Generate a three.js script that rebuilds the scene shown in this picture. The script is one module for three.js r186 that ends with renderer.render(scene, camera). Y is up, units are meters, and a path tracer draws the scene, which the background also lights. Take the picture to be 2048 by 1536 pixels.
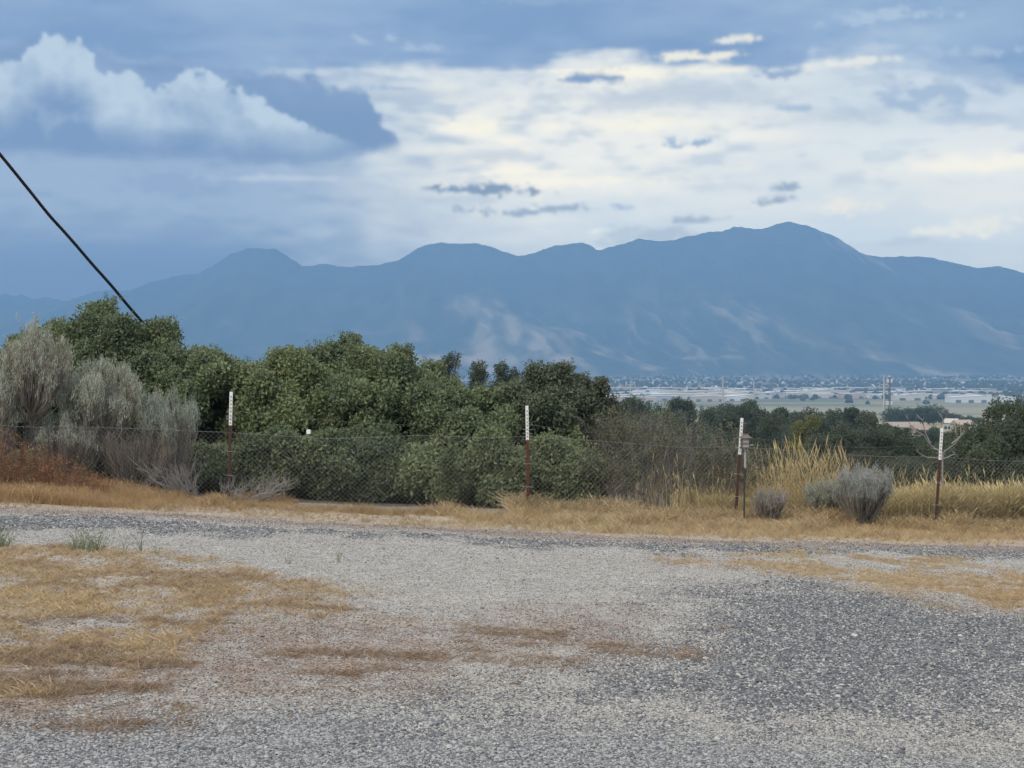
import * as THREE from 'three';
import { mergeGeometries } from 'three/addons/utils/BufferGeometryUtils.js';

/* ------------------------------------------------------------------ camera */
const scene = new THREE.Scene();
const EYE = 1.65, FOCAL = 2990;                 // eye height in metres, focal length for a picture 2048 wide
const camera = new THREE.PerspectiveCamera(2 * Math.atan(768 / FOCAL) * 180 / Math.PI, 4 / 3, 0.1, 40000);
camera.position.set(0, EYE, 0);
camera.rotation.set(-Math.atan(43 / FOCAL), 0, 0);
camera.updateMatrixWorld();
const renderer = new THREE.WebGLRenderer({ antialias: true });
renderer.toneMapping = THREE.LinearToneMapping;
const EXPOSURE = 1.6;
renderer.toneMappingExposure = EXPOSURE;
renderer.shadowMap.enabled = true;
scene.fog = new THREE.FogExp2(new THREE.Color().setRGB(0.31, 0.60, 1.0), 0.00016);

/* ------------------------------------------------------------------- noise */
function rng(seed) {
  let a = seed >>> 0;
  return () => { a = (a + 0x6D2B79F5) | 0; let t = Math.imul(a ^ (a >>> 15), 1 | a); t = (t + Math.imul(t ^ (t >>> 7), 61 | t)) ^ t; return ((t ^ (t >>> 14)) >>> 0) / 4294967296; };
}
const HT = new Float32Array(65536); { const r = rng(991); for (let i = 0; i < 65536; i++) HT[i] = r() * 2 - 1; }
const hash2 = (x, y) => HT[(Math.imul(x, 374761393) ^ Math.imul(y, 668265263)) >>> 7 & 65535];
function noise(x, y) {                            // smooth value noise, -1..1
  const xi = Math.floor(x), yi = Math.floor(y), fx = x - xi, fy = y - yi;
  const u = fx * fx * fx * (fx * (fx * 6 - 15) + 10), v = fy * fy * fy * (fy * (fy * 6 - 15) + 10);
  const a = hash2(xi, yi), b = hash2(xi + 1, yi), c = hash2(xi, yi + 1), d = hash2(xi + 1, yi + 1);
  return a + (b - a) * u + (c - a) * v + (a - b - c + d) * u * v;
}
function fbm(x, y, n = 4, gain = 0.5) {
  let s = 0, a = 1, t = 0;
  for (let i = 0; i < n; i++) { s += a * noise(x, y); t += a; a *= gain; const q = x * 1.6 - y * 1.2 + 17.3; y = x * 1.2 + y * 1.6 + 5.1; x = q; }
  return s / t;
}
function billow(x, y, n = 4) {                    // rounded lumps, 0..1
  let s = 0, a = 1, t = 0;
  for (let i = 0; i < n; i++) { s += a * (1 - Math.abs(noise(x, y)) * 1.6); t += a; a *= 0.52; const q = x * 1.62 - y * 1.21 + 3.3; y = x * 1.21 + y * 1.62 + 9.1; x = q; }
  return s / t;
}
const clamp = (v, a = 0, b = 1) => v < a ? a : v > b ? b : v;
const smooth = (a, b, v) => { const t = clamp((v - a) / (b - a)); return t * t * (3 - 2 * t); };
const lerp = (a, b, t) => a + (b - a) * t;
const mix3 = (a, b, t) => [lerp(a[0], b[0], t), lerp(a[1], b[1], t), lerp(a[2], b[2], t)];
const s2l = (c) => { c /= 255; return c <= 0.04045 ? c / 12.92 : ((c + 0.055) / 1.055) ** 2.4; };
const rgb = (r, g, b) => [s2l(r), s2l(g), s2l(b)];
function poly(pts, x) {
  if (x <= pts[0][0]) return pts[0][1];
  for (let i = 1; i < pts.length; i++) if (x <= pts[i][0]) return lerp(pts[i - 1][1], pts[i][1], (x - pts[i - 1][0]) / (pts[i][0] - pts[i - 1][0]));
  return pts[pts.length - 1][1];
}

/* --------------------------------------------------------------------- sky */
// Cloud layers in degrees: a = bearing to the right of north, e = height above the horizon.
const DEEP = rgb(122, 155, 194), DECK = rgb(136, 167, 204), SOFT = rgb(150, 178, 208), PALE = rgb(216, 226, 232), CREAM = rgb(242, 240, 227), RAIN = rgb(120, 154, 191), GREY = rgb(184, 198, 213), LOW = rgb(196, 214, 226);
const cumulusTop = [[-26, 10.4], [-18.9, 10.9], [-18.2, 11.0], [-17.6, 11.7], [-17.0, 11.9], [-16.0, 11.8], [-15.6, 11.2], [-15.4, 10.7], [-14.8, 10.6], [-14.3, 10.9], [-13.7, 10.4], [-13.4, 10.0], [-12.8, 10.5], [-12.2, 10.9], [-11.6, 10.9], [-10.6, 10.4], [-10, 10.2], [-8.9, 9.6], [-7.7, 9.0], [-6.4, 8.5], [-5.2, 8.2], [-4, 8.0]];
const gapEdge = [[-40, 10.2], [-8, 10.9], [-5, 11.1], [0, 10.95], [2, 11.25], [4, 11.3], [6.5, 11.35], [8, 11.0], [9.6, 10.7], [11, 10.75], [11.5, 11.2], [13.2, 11.2], [15, 10.9], [16.5, 10.3], [19, 9.6], [26, 9.2]];
const blobs = [ // a, e, half width, half height, colour, strength, raggedness
  [6.2, 9.9, 4.6, 0.55, GREY, 0.75, 0.35], [-0.7, 7.75, 2.2, 0.33, GREY, 0.6, 0.3], [-3.6, 10.1, 3.2, 0.3, GREY, 0.5, 0.35], [12, 9.1, 2.6, 0.3, GREY, 0.45, 0.5],
  [4.4, 10.8, 2.2, 0.26, CREAM, 0.95, 0.35], [2.2, 11.0, 1.4, 0.12, CREAM, 0.8, 0.4], [7.4, 11.0, 2.0, 0.2, CREAM, 0.8, 0.5], [12.6, 11.0, 1.6, 0.22, CREAM, 0.6, 0.5], [-1.7, 8.9, 1.7, 0.5, CREAM, 0.9, 0.35], [5.2, 9.0, 3.6, 0.45, CREAM, 0.75, 0.3],
  [0.2, 7.2, 2.6, 0.16, CREAM, 0.9, 0.4], [2.5, 6.85, 5, 0.22, CREAM, 0.55, 0.45], [17.6, 7.2, 3, 0.35, CREAM, 0.7, 0.4], [14, 8, 4.5, 0.6, PALE, 0.5, 0.4],
  [3.05, 10.75, 1.15, 0.3, DEEP, 0.95, 0.75], [6.9, 8.28, 1.0, 0.17, SOFT, 0.95, 1.0], [-1.05, 6.6, 2.35, 0.27, rgb(132, 158, 186), 1.0, 0.75], [0.7, 5.8, 2.5, 0.2, rgb(150, 174, 198), 0.95, 0.85], [4.2, 5.85, 0.5, 0.13, SOFT, 0.7, 0.9],
  [10.5, 6.55, 0.62, 0.27, rgb(150, 172, 196), 0.95, 0.85], [10.2, 6.05, 1.0, 0.2, rgb(150, 172, 196), 0.95, 0.8], [7.0, 5.45, 1.15, 0.19, rgb(158, 178, 200), 0.9, 0.7], [5.7, 4.75, 2.6, 0.42, rgb(166, 187, 207), 0.85, 0.6],
  [12.6, 5.75, 1.05, 0.4, rgb(224, 226, 222), 0.85, 0.8], [16.6, 4.95, 2.2, 0.36, rgb(222, 226, 224), 0.8, 0.8], [15.4, 5.75, 0.5, 0.14, rgb(216, 222, 224), 0.8, 0.9], [14.6, 4.5, 1.3, 0.2, rgb(170, 190, 210), 0.5, 0.9], [3.2, 4.95, 0.7, 0.1, PALE, 0.8, 0.8],
  [-4.9, 10.35, 1.4, 0.1, SOFT, 0.8, 0.9], [-6.2, 10.9, 2.6, 0.14, rgb(206, 218, 227), 0.8, 0.6], [-2.3, 10.9, 3.2, 0.12, rgb(214, 223, 229), 0.8, 0.6], [10.7, 9.45, 0.7, 0.1, SOFT, 0.7, 0.9], [-13, 6.6, 2.6, 0.5, rgb(140, 167, 200), 0.7, 0.7], [-8.5, 6.9, 3.4, 0.16, rgb(186, 202, 218), 0.7, 0.5], 
];
const overDeck = [
  [8.55, 12.05, 0.8, 0.17, rgb(226, 228, 224), 0.95, 0.75], [6.9, 11.45, 1.6, 0.2, rgb(236, 235, 224), 0.9, 0.8], [-5.8, 12.05, 0.22, 0.28, rgb(164, 188, 214), 0.85, 1.0], [-4.6, 12.1, 0.32, 0.24, rgb(168, 191, 216), 0.85, 1.0], [-3.3, 11.75, 0.8, 0.2, rgb(164, 188, 214), 0.8, 1.1],
  [14.0, 12.55, 2.2, 0.3, rgb(176, 197, 218), 0.8, 0.8], [17.5, 11.2, 1.4, 0.25, rgb(170, 192, 215), 0.7, 0.9], [4.3, 10.95, 1.7, 0.2, rgb(244, 241, 226), 0.9, 0.5], [12.9, 11.05, 1.5, 0.16, rgb(226, 230, 228), 0.8, 0.7], [10.2, 10.75, 1.2, 0.2, rgb(134, 162, 198), 0.8, 0.9], [1, 13.6, 2.6, 0.3, rgb(150, 178, 207), 0.5, 0.7],
];
function cloudColour(a, e) {                       // what the eye sees, linear
  const wa = a + 0.9 * fbm(a * 0.35 + 3, e * 0.7, 3), we = e + 0.35 * fbm(a * 0.5 + 31, e * 1.4 + 7, 3);
  const streak = fbm(a * 0.22, e * 1.5 + 40, 4), fine = fbm(a * 0.8, e * 2.6, 4);
  // pale air in the gap, darker rain to the left
  const glow = Math.exp(-(((a - 1.5) / (a < 1.5 ? 7 : 9.5)) ** 2) - (((e - 8.7) / 3.0) ** 2)), glowR = Math.exp(-(((a - 18) / 5) ** 2) - (((e - 7.2) / 1.8) ** 2));
  let c = mix3(rgb(192, 209, 223), rgb(227, 231, 230), clamp(1.15 * glow + 0.75 * glowR + 0.3 * streak));
  c = mix3(c, CREAM, clamp(0.85 * smooth(0.05, 0.65, fine + 0.35 * streak) * clamp(glow * 1.3 - 0.25)));
  c = mix3(c, rgb(186, 202, 217), 0.75 * smooth(0.0, 0.55, -fine - 0.3 * streak) * smooth(5, 7.5, e));
  const veil = smooth(3, -13, a + 0.5 * (e - 6) + 2.2 * fine);
  c = mix3(c, mix3(RAIN, rgb(160, 184, 208), smooth(3.2, 7.2, e) * (0.8 + 0.5 * fine)), veil);
  // streaky bank under the cumulus
  const bank = smooth(-5.5, -11, wa) * smooth(4.9, 6.1, we + 0.4 * fine) * smooth(8.4, 7.6, we);
  c = mix3(c, rgb(150, 176, 206), bank * clamp(0.7 + 0.8 * fine));
  const scraps = (list) => { for (const [ba, be, ra, re, col, st, rag] of list) {
    const wl = rag > 0.65 ? 0.5 : 0.35, da = (wa * 0.5 + a * 0.5 - ba) / ra + wl * 0.75 * fbm(a * 1.1 + be * 7, e * 1.8 + ba, 3), de = (we * 0.4 + e * 0.6 - be) / re + wl * 1.0 * fbm(a * 1.2 + ba * 3, e * 2.1 + be, 3);
    if (Math.abs(da) > 2.2 || Math.abs(de) > 2.4) continue;
    const n = rag * 1.35 * fbm(a * 2.7 + ba, e * 5.0 + be, 5, 0.68), m = 1 - Math.hypot(da, de * (de < 0 ? 1.25 : 0.9)) + n;
    const k = rag > 0.65 ? smooth(-0.12, 0.62, m) : smooth(-0.3, 0.8, m);
    c = mix3(c, col, st * k);
  } };
  scraps(blobs);
  // the dark deck above
  const edge = poly(gapEdge, wa) + 0.34 * fbm(a * 0.9 + 9, e * 1.2, 4, 0.6);
  const deck = smooth(-0.28, 0.42 + 0.6 * smooth(11, 19, a), e - edge + 0.5 * fbm(a * 0.3 + 22, e * 2.4, 4, 0.6));
  let d = mix3(rgb(126, 158, 196), rgb(154, 181, 210), clamp(0.45 + 0.95 * fbm(a * 0.13 + 70, e * 0.6 + 2, 5, 0.58) + 0.2 * fine));
  d = mix3(d, rgb(152, 182, 213), smooth(12.2, 14.5, e) * 0.45 * smooth(3, -9, a));
  const wisp = smooth(0.15, 0.6, fbm(a * 0.42 + 0.3 * e, e * 1.1 + 90, 4)) * smooth(6, 11, a);
  d = mix3(d, rgb(170, 192, 216), 0.7 * wisp);
  c = mix3(c, d, deck);
  scraps(overDeck);
  // ragged scud right of the gap
  const scud = smooth(0.0, 0.5, fbm(a * 0.7 - e * 0.35, e * 1.7 + 0.4 * a + 13, 5, 0.58) + 0.55 * smooth(10.5, 16, a) - 0.42) * smooth(8.4, 9.3, e) * smooth(11.5, 10.2, e);
  c = mix3(c, rgb(158, 182, 209), 0.85 * scud);
  // dark wedge and cumulus at the left
  const lump = billow(a * 0.55 + 4, e * 0.62, 4), lumpf = billow(a * 1.7 + 8, e * 1.9, 4);
  const wTop = poly([[-26, 12.5], [-9, 11.0], [-7, 10.7], [-5.6, 10.2], [-5, 9.2], [-4.0, 8.35], [-3.7, 7.9]], a) + 0.5 * (lump - 0.6) + 0.22 * (lumpf - 0.6), wBot = poly([[-26, 7.6], [-11, 7.6], [-8, 7.45], [-6, 7.75], [-3.8, 8.3]], a) + 0.16 * fine;
  const tear = fbm(a * 2.2 + 5, e * 3.1, 5, 0.65), wedge = smooth(-0.1, 0.3, wTop - e + 0.35 * tear) * smooth(-0.25, 0.4, e - wBot + 0.2 * tear) * smooth(-3.5, -4.6, a + 0.5 * tear);
  c = mix3(c, mix3(rgb(124, 154, 190), rgb(142, 170, 203), clamp(0.5 + 0.8 * fine) * smooth(9, 11, e)), wedge);
  const cTop = poly(cumulusTop, a + 0.12 * fine) + 0.42 * (lumpf - 0.62) + 0.1 * (lump - 0.6);
  const under = cTop - e, body = smooth(-0.03, 0.1, under) * smooth(-0.35, 0.5, e - wBot) * smooth(-4.5, -6.2, a);
  const lit = clamp((1 - smooth(0.2, 4.2, under)) * 0.85 + 0.42 * (lump - 0.55) + 0.3 * (lumpf - 0.6)) * smooth(7.0, 9.2, e) * smooth(-4.8, -8.5, a);
  c = mix3(c, mix3(rgb(124, 155, 192), rgb(181, 202, 220), clamp(lit * 1.3)), body);
  return c;
}
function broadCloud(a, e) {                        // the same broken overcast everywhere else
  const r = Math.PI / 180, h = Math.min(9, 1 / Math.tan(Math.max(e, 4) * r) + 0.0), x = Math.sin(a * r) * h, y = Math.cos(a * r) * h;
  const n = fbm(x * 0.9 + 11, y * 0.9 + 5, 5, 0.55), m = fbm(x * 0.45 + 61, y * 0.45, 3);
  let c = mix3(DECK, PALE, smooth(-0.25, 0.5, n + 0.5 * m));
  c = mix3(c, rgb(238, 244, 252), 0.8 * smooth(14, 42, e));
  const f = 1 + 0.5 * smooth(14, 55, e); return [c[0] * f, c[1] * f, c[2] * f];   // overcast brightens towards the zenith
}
const SIGMA = scene.fog.density, AIR = [0.16, 0.31, 0.51];   // haze in front of the sky is drawn by the fog: take its share out of the dome
function skyRadiance(a, e) {
  const inside = smooth(26, 20.5, Math.abs(a)) * smooth(19.5, 14.8, e);
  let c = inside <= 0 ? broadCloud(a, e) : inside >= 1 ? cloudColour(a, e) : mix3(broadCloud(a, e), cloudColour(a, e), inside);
  const r = Math.PI / 180, se = Math.sin(Math.max(e, 0.05) * r), ce = Math.cos(e * r), ca = Math.cos(a * r), sa = Math.abs(Math.sin(a * r));
  const L = Math.min(1210 / se, ca > 0 ? 14700 / (ca * ce) : 1300 / Math.max(-ca * ce, 1e-4), 9900 / Math.max(sa * ce, 1e-4)), T = Math.exp(-SIGMA * L);
  return c.map((v, k) => Math.max(0.02, (v - AIR[k] * (1 - T)) / T) / EXPOSURE);
}
{
  const W = 4096, H = 2048, data = new Float32Array(W * H * 4);
  for (let j = 0; j < H; j++) {
    const e = ((j + 0.5) / H - 0.5) * 180;
    for (let i = 0; i < W; i++) {
      const o = (j * W + i) * 4;
      let a = ((i + 0.5) / W - 0.25) * 360; if (a > 180) a -= 360;
      const coarse = e > 22 || Math.abs(a) > 30;
      if (e < -0.3) { data[o] = 0.2; data[o + 1] = 0.2; data[o + 2] = 0.2; data[o + 3] = 1; continue; }
      if (coarse && ((i & 3) || (j & 3))) {             // soft cloud far from the view: every fourth texel is enough
        const p = ((j & ~3) * W + (i & ~3)) * 4;
        if (data[p + 3]) { data[o] = data[p]; data[o + 1] = data[p + 1]; data[o + 2] = data[p + 2]; data[o + 3] = 1; continue; }
      }
      const c = skyRadiance(a, e);
      data[o] = c[0]; data[o + 1] = c[1]; data[o + 2] = c[2]; data[o + 3] = 1;
    }
  }
  const sky = new THREE.DataTexture(data, W, H, THREE.RGBAFormat, THREE.FloatType);
  sky.mapping = THREE.EquirectangularReflectionMapping; sky.magFilter = THREE.LinearFilter; sky.needsUpdate = true;
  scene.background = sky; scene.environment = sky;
}
/* --------------------------------------------------------------------- sun */
const sun = new THREE.DirectionalLight(new THREE.Color().setRGB(1, 0.87, 0.68), 1.5);
sun.position.set(-260, 420, 330); sun.target.position.set(0, 0, -20);
sun.castShadow = true; sun.shadow.radius = 45; sun.shadow.mapSize.set(2048, 2048);
Object.assign(sun.shadow.camera, { left: -60, right: 60, top: 60, bottom: -60, near: 10, far: 1200 });
scene.add(sun, sun.target);

/* ----------------------------------------------------------------- helpers */
const V3 = (x, y, z) => new THREE.Vector3(x, y, z);
const used = {};
function numbered(name) { const n = used[name] = (used[name] ?? -1) + 1; return n ? `${name}_${String(n).padStart(3, '0')}` : name; }
function tag(o, label, category, group, kind) { o.userData.label = label; if (category) o.userData.category = category; if (group) o.userData.group = group; if (kind) o.userData.kind = kind; return o; }
function thing(name, label, category, pos, group) { const o = new THREE.Group(); o.name = numbered(name); o.position.copy(pos); scene.add(o); return tag(o, label, category, group); }
function put(name, geo, mat, parent, kind) {
  const m = new THREE.Mesh(geo, mat); m.castShadow = m.receiveShadow = true;
  m.name = parent ? name : numbered(name); if (kind) m.userData.kind = kind; (parent ?? scene).add(m); return m;
}
function scatter(name, geo, mat, list, parent, kind = 'stuff') {   // list of [Matrix4, r, g, b]
  const m = new THREE.InstancedMesh(geo, mat, list.length), c = new THREE.Color();
  list.forEach((q, i) => { m.setMatrixAt(i, q[0]); m.setColorAt(i, c.setRGB(q[1], q[2], q[3])); });
  m.castShadow = m.receiveShadow = true; m.name = parent ? name : numbered(name); m.userData.kind = kind; (parent ?? scene).add(m); return m;
}
const mat = (c, rough = 0.9, extra = {}) => new THREE.MeshStandardMaterial({ color: new THREE.Color().setRGB(...c), roughness: rough, metalness: 0, side: THREE.DoubleSide, ...extra });
const M4 = (p, q, s) => new THREE.Matrix4().compose(p, q, typeof s === 'number' ? V3(s, s, s) : s);
const turn = (x, y, z) => new THREE.Quaternion().setFromEuler(new THREE.Euler(x, y, z, 'YXZ'));
const across = (px, d) => (px - 1024) / FOCAL * d;            // metres right of the line of sight for a bearing
const level = (py, d) => EYE - (py - 725) / FOCAL * d;        // height for a dip below the horizon
class Sticks {                                                // thin tapered three-sided rods joined into one geometry
  constructor() { this.p = []; this.i = []; }
  rod(pts, r0, r1, n = 3) {
    const b = this.p.length / 3, m = pts.length, t = V3(0, 0, 0), s = V3(0, 0, 0), u = V3(0, 0, 0);
    for (let k = 0; k < m; k++) {
      t.subVectors(pts[Math.min(k + 1, m - 1)], pts[Math.max(k - 1, 0)]).normalize();
      s.set(Math.abs(t.y) > 0.9 ? 1 : 0, Math.abs(t.y) > 0.9 ? 0 : 1, 0).cross(t).normalize(); u.crossVectors(t, s);
      const r = lerp(r0, r1, k / (m - 1));
      for (let j = 0; j < n; j++) { const a = j / n * 6.28319, c = Math.cos(a) * r, d = Math.sin(a) * r; this.p.push(pts[k].x + s.x * c + u.x * d, pts[k].y + s.y * c + u.y * d, pts[k].z + s.z * c + u.z * d); }
      if (k) for (let j = 0; j < n; j++) { const q = b + (k - 1) * n + j, w = b + (k - 1) * n + (j + 1) % n; this.i.push(q, w, q + n, w, w + n, q + n); }
    }
    for (let j = 1; j < n - 1; j++) { this.i.push(b, b + j + 1, b + j); const e = b + (m - 1) * n; this.i.push(e, e + j, e + j + 1); }
    return this;
  }
  build() { const g = new THREE.BufferGeometry(); g.setAttribute('position', new THREE.Float32BufferAttribute(this.p, 3)); g.setIndex(this.i); g.computeVertexNormals(); return g; }
}
function rough(pts, R, amount) { return pts.map((p, k) => k === 0 ? p : V3(p.x + (R() - 0.5) * amount, p.y + (R() - 0.5) * amount, p.z + (R() - 0.5) * amount)); }
function bend(a, b, n, R, wob, lift = 0) { const o = []; for (let k = 0; k <= n; k++) { const t = k / n, f = k === 0 ? 0 : 1; o.push(V3(lerp(a.x, b.x, t) + f * (R() - 0.5) * wob, lerp(a.y, b.y, t) + lift * Math.sin(t * Math.PI) + f * (R() - 0.5) * wob, lerp(a.z, b.z, t) + f * (R() - 0.5) * wob)); } return o; }

/* ------------------------------------------------------------ lie of the land */
const farFall = [[25, 0], [31, -0.5], [45, -2.2], [70, -4.6], [130, -10.5], [300, -18.5], [600, -28], [1080, -39.5], [1800, -61], [2400, -78], [3000, -80], [8000, -79], [9000, -70], [10500, -20]];
function landY(x, z) {
  const d = -z, xc = clamp(x, -14, 16);
  const tilt = -0.05 * xc * (1 - smooth(40, 200, d));
  const near = -0.037 * (clamp(d, -6, 25) - 6);
  let y = tilt + near + (d > 25 ? poly(farFall, d) : 0);
  if (d < 40) y += 0.03 * fbm(x * 0.35, z * 0.35, 3) * smooth(2, 8, d);
  else y += smooth(60, 400, d) * 1.2 * fbm(x * 0.006, z * 0.006, 3) * (1 - smooth(1500, 2300, d));
  return y;
}
// one sheet from behind the viewer to the foot of the mountains; it sinks a little under the lot laid over it
{
  const zs = []; for (let d = -300; d < -12; d += 36) zs.push(d);
  for (let d = -12; d < 34; d += 1.6) zs.push(d);
  for (let d = 34; d < 12000; d *= 1.045) zs.push(d); zs.push(12200);
  const us = []; for (let k = -70; k <= 70; k++) us.push(Math.sign(k) * (Math.pow(Math.abs(k) / 70, 3.2) * 8950 + Math.abs(k) * 0.7));
  const P = [], C = [], I = [], n = us.length;
  for (const d of zs) for (const x of us) {
    const lot = smooth(17, 14.5, Math.abs(x)) * smooth(-10, -7, d) * smooth(31.5, 30, d);
    P.push(x, landY(x, -d) - 0.3 * lot, -d);
    let c = mix3([0.2, 0.16, 0.1], [0.3, 0.24, 0.13], 0.5 + 0.5 * fbm(x * 0.15, d * 0.15));
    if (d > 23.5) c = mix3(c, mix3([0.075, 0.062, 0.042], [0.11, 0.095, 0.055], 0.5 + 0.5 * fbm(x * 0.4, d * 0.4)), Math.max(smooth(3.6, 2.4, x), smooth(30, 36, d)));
    if (d > 200) {
      const f = noise(x * 0.0016 + 3, d * 0.009), g = noise(x * 0.0007 + 13, d * 0.0042 + 2);
      c = f > 0.25 ? [0.3, 0.25, 0.14] : f > -0.15 ? [0.2, 0.2, 0.1] : g > 0 ? [0.1, 0.13, 0.06] : [0.24, 0.22, 0.13];
      if (d > 3300) c = mix3(c, [0.1, 0.105, 0.075], 0.65);
      if (d > 6200) c = mix3([0.13, 0.13, 0.085], [0.34, 0.25, 0.16], smooth(0.05, 0.35, fbm(x * 0.0009 + 1, d * 0.0016 + 7)) * smooth(8800, 8200, d));
    }
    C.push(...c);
  }
  for (let j = 0; j < zs.length - 1; j++) for (let i = 0; i < n - 1; i++) { const q = j * n + i; I.push(q, q + 1, q + n, q + 1, q + n + 1, q + n); }
  const g = new THREE.BufferGeometry(); g.setAttribute('position', new THREE.Float32BufferAttribute(P, 3)); g.setAttribute('color', new THREE.Float32BufferAttribute(C, 3)); g.setIndex(I); g.computeVertexNormals();
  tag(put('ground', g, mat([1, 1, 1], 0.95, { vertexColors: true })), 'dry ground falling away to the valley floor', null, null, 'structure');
}

/* -------------------------------------------------------------- mountains */
const RIDGE = [[-9500, 420], [-5600, 330], [-4281, 447], [-4030, 472], [-3884, 523], [-3800, 497], [-3487, 606], [-3236, 615], [-3027, 690], [-2839, 723], [-2609, 753], [-2441, 836], [-2316, 907], [-2191, 941], [-1961, 941], [-1856, 878], [-1722, 795], [-1564, 807], [-1355, 795], [-1125, 807], [-936, 857], [-727, 982], [-581, 1012], [-435, 991], [-288, 995], [-100, 941], [46, 899], [171, 911], [360, 982], [589, 1007], [715, 953], [903, 991], [1070, 1049], [1237, 1024], [1446, 1057], [1655, 1108], [1739, 1091], [1843, 1124], [2073, 1108], [2178, 1141], [2262, 1154], [2408, 1137], [2659, 1033], [2868, 890], [3014, 870], [3327, 878], [3578, 836], [3829, 782], [3975, 799], [4122, 773], [4281, 723], [4580, 606], [5333, 440], [9500, 380]];
function mountain(name, label, ridge, x0, x1, step, stepD, foot, crest, back, seed) {
  const P = [], C = [], I = []; const nx = Math.round((x1 - x0) / step) + 1, nd = Math.round((back - foot) / stepD) + 1;
  for (let j = 0; j < nd; j++) for (let i = 0; i < nx; i++) {
    const x = x0 + i * step, d = foot + j * stepD, cr = crest + 260 * noise(x * 0.0007 + seed, 3);
    // spurs run out from the crest and fan a little
    const fx = x + lerp(0.28, -0.3, smooth(-2100, -300, x + 0.3 * (d - 10000))) * (cr - d) + 380 * fbm(x * 0.0006 + seed, d * 0.0006, 3) + 40 * fbm(x * 0.005, d * 0.005, 3);
    const spur = 1 - Math.abs(noise(fx * 0.00135 + seed, d * 0.00022)) * 1.5, gully = 1 - Math.abs(noise(fx * 0.0047 + 9, d * 0.0008 + seed)) * 1.6;
    const t = (d - foot) / (cr - foot), R = poly(ridge, x) + 16 * fbm(x * 0.011, seed, 4, 0.6);
    let h;
    if (t < 1) {
      const body = 4 * t * (1 - t);
      h = Math.pow(t, 1.55) + (0.20 * (spur - 0.35) + 0.07 * (gully - 0.3)) * body * (0.35 + 0.65 * t) + 0.02 * body * fbm(x * 0.006, d * 0.006, 4);
      h = Math.min(h, 0.985 * (d / cr) - 0.01 + 0.03 * t);
      h = lerp(-85 + 10 * t, R, h);
    } else h = R - (t - 1) * 900;
    P.push(x, h, -d);
    const crag = fbm(x * 0.011, d * 0.003, 4), fine = 1 - Math.abs(noise(fx * 0.011 + 31, d * 0.0011 + seed)) * 1.7, where = fbm(x * 0.0018 + 7, d * 0.0006 + seed, 3) + 0.5 * Math.exp(-(((x - 150) / 1300) ** 2)) + 0.25 * Math.exp(-(((x + 2100) / 500) ** 2)) - 0.12;
    const crestLine = smooth(0.72, 0.98, spur + 0.12 * crag) + 0.75 * smooth(0.78, 1, gully + 0.15 * crag) + 0.5 * smooth(0.7, 1, fine + 0.2 * crag);
    const open = clamp(crestLine * smooth(-0.25, 0.3, where) * smooth(0.72, 0.3, t) * (0.55 + 0.6 * crag) + 0.5 * smooth(0.1, 0.02, t) * smooth(-0.1, 0.4, crag));
    let c = mix3([0.04, 0.055, 0.033], [0.08, 0.09, 0.052], clamp(0.5 + crag));
    c = mix3(c, mix3([0.5, 0.38, 0.25], [0.38, 0.34, 0.24], clamp(0.5 + 1.2 * fbm(x * 0.004 + 5, d * 0.0012))), open);
    if (t > 0.8 && x > 2300 && x < 3000) c = mix3(c, [0.36, 0.3, 0.25], smooth(0.2, 0.7, fine + 0.4 * crag) * 0.7);
    C.push(...c);
  }
  for (let j = 0; j < nd - 1; j++) for (let i = 0; i < nx - 1; i++) { const q = j * nx + i; I.push(q, q + 1, q + nx, q + 1, q + nx + 1, q + nx); }
  const g = new THREE.BufferGeometry(); g.setAttribute('position', new THREE.Float32BufferAttribute(P, 3)); g.setAttribute('color', new THREE.Float32BufferAttribute(C, 3)); g.setIndex(I); g.computeVertexNormals();
  return tag(put(name, g, mat([1, 1, 1], 1, { vertexColors: true })), label, null, null, 'structure');
}
mountain('mountain_range', 'long blue mountain ridge beyond the valley', RIDGE, -5600, 5600, 15, 26, 8300, 12500, 13000, 4.2);
mountain('distant_hills', 'paler low hills far behind the left end of the ridge', [[-9000, 700], [-6400, 690], [-5400, 690], [-4900, 665], [-4600, 640], [-4200, 600], [-3600, 500]], -6400, -3400, 60, 60, 13000, 13800, 14000, 8.8);
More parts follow.
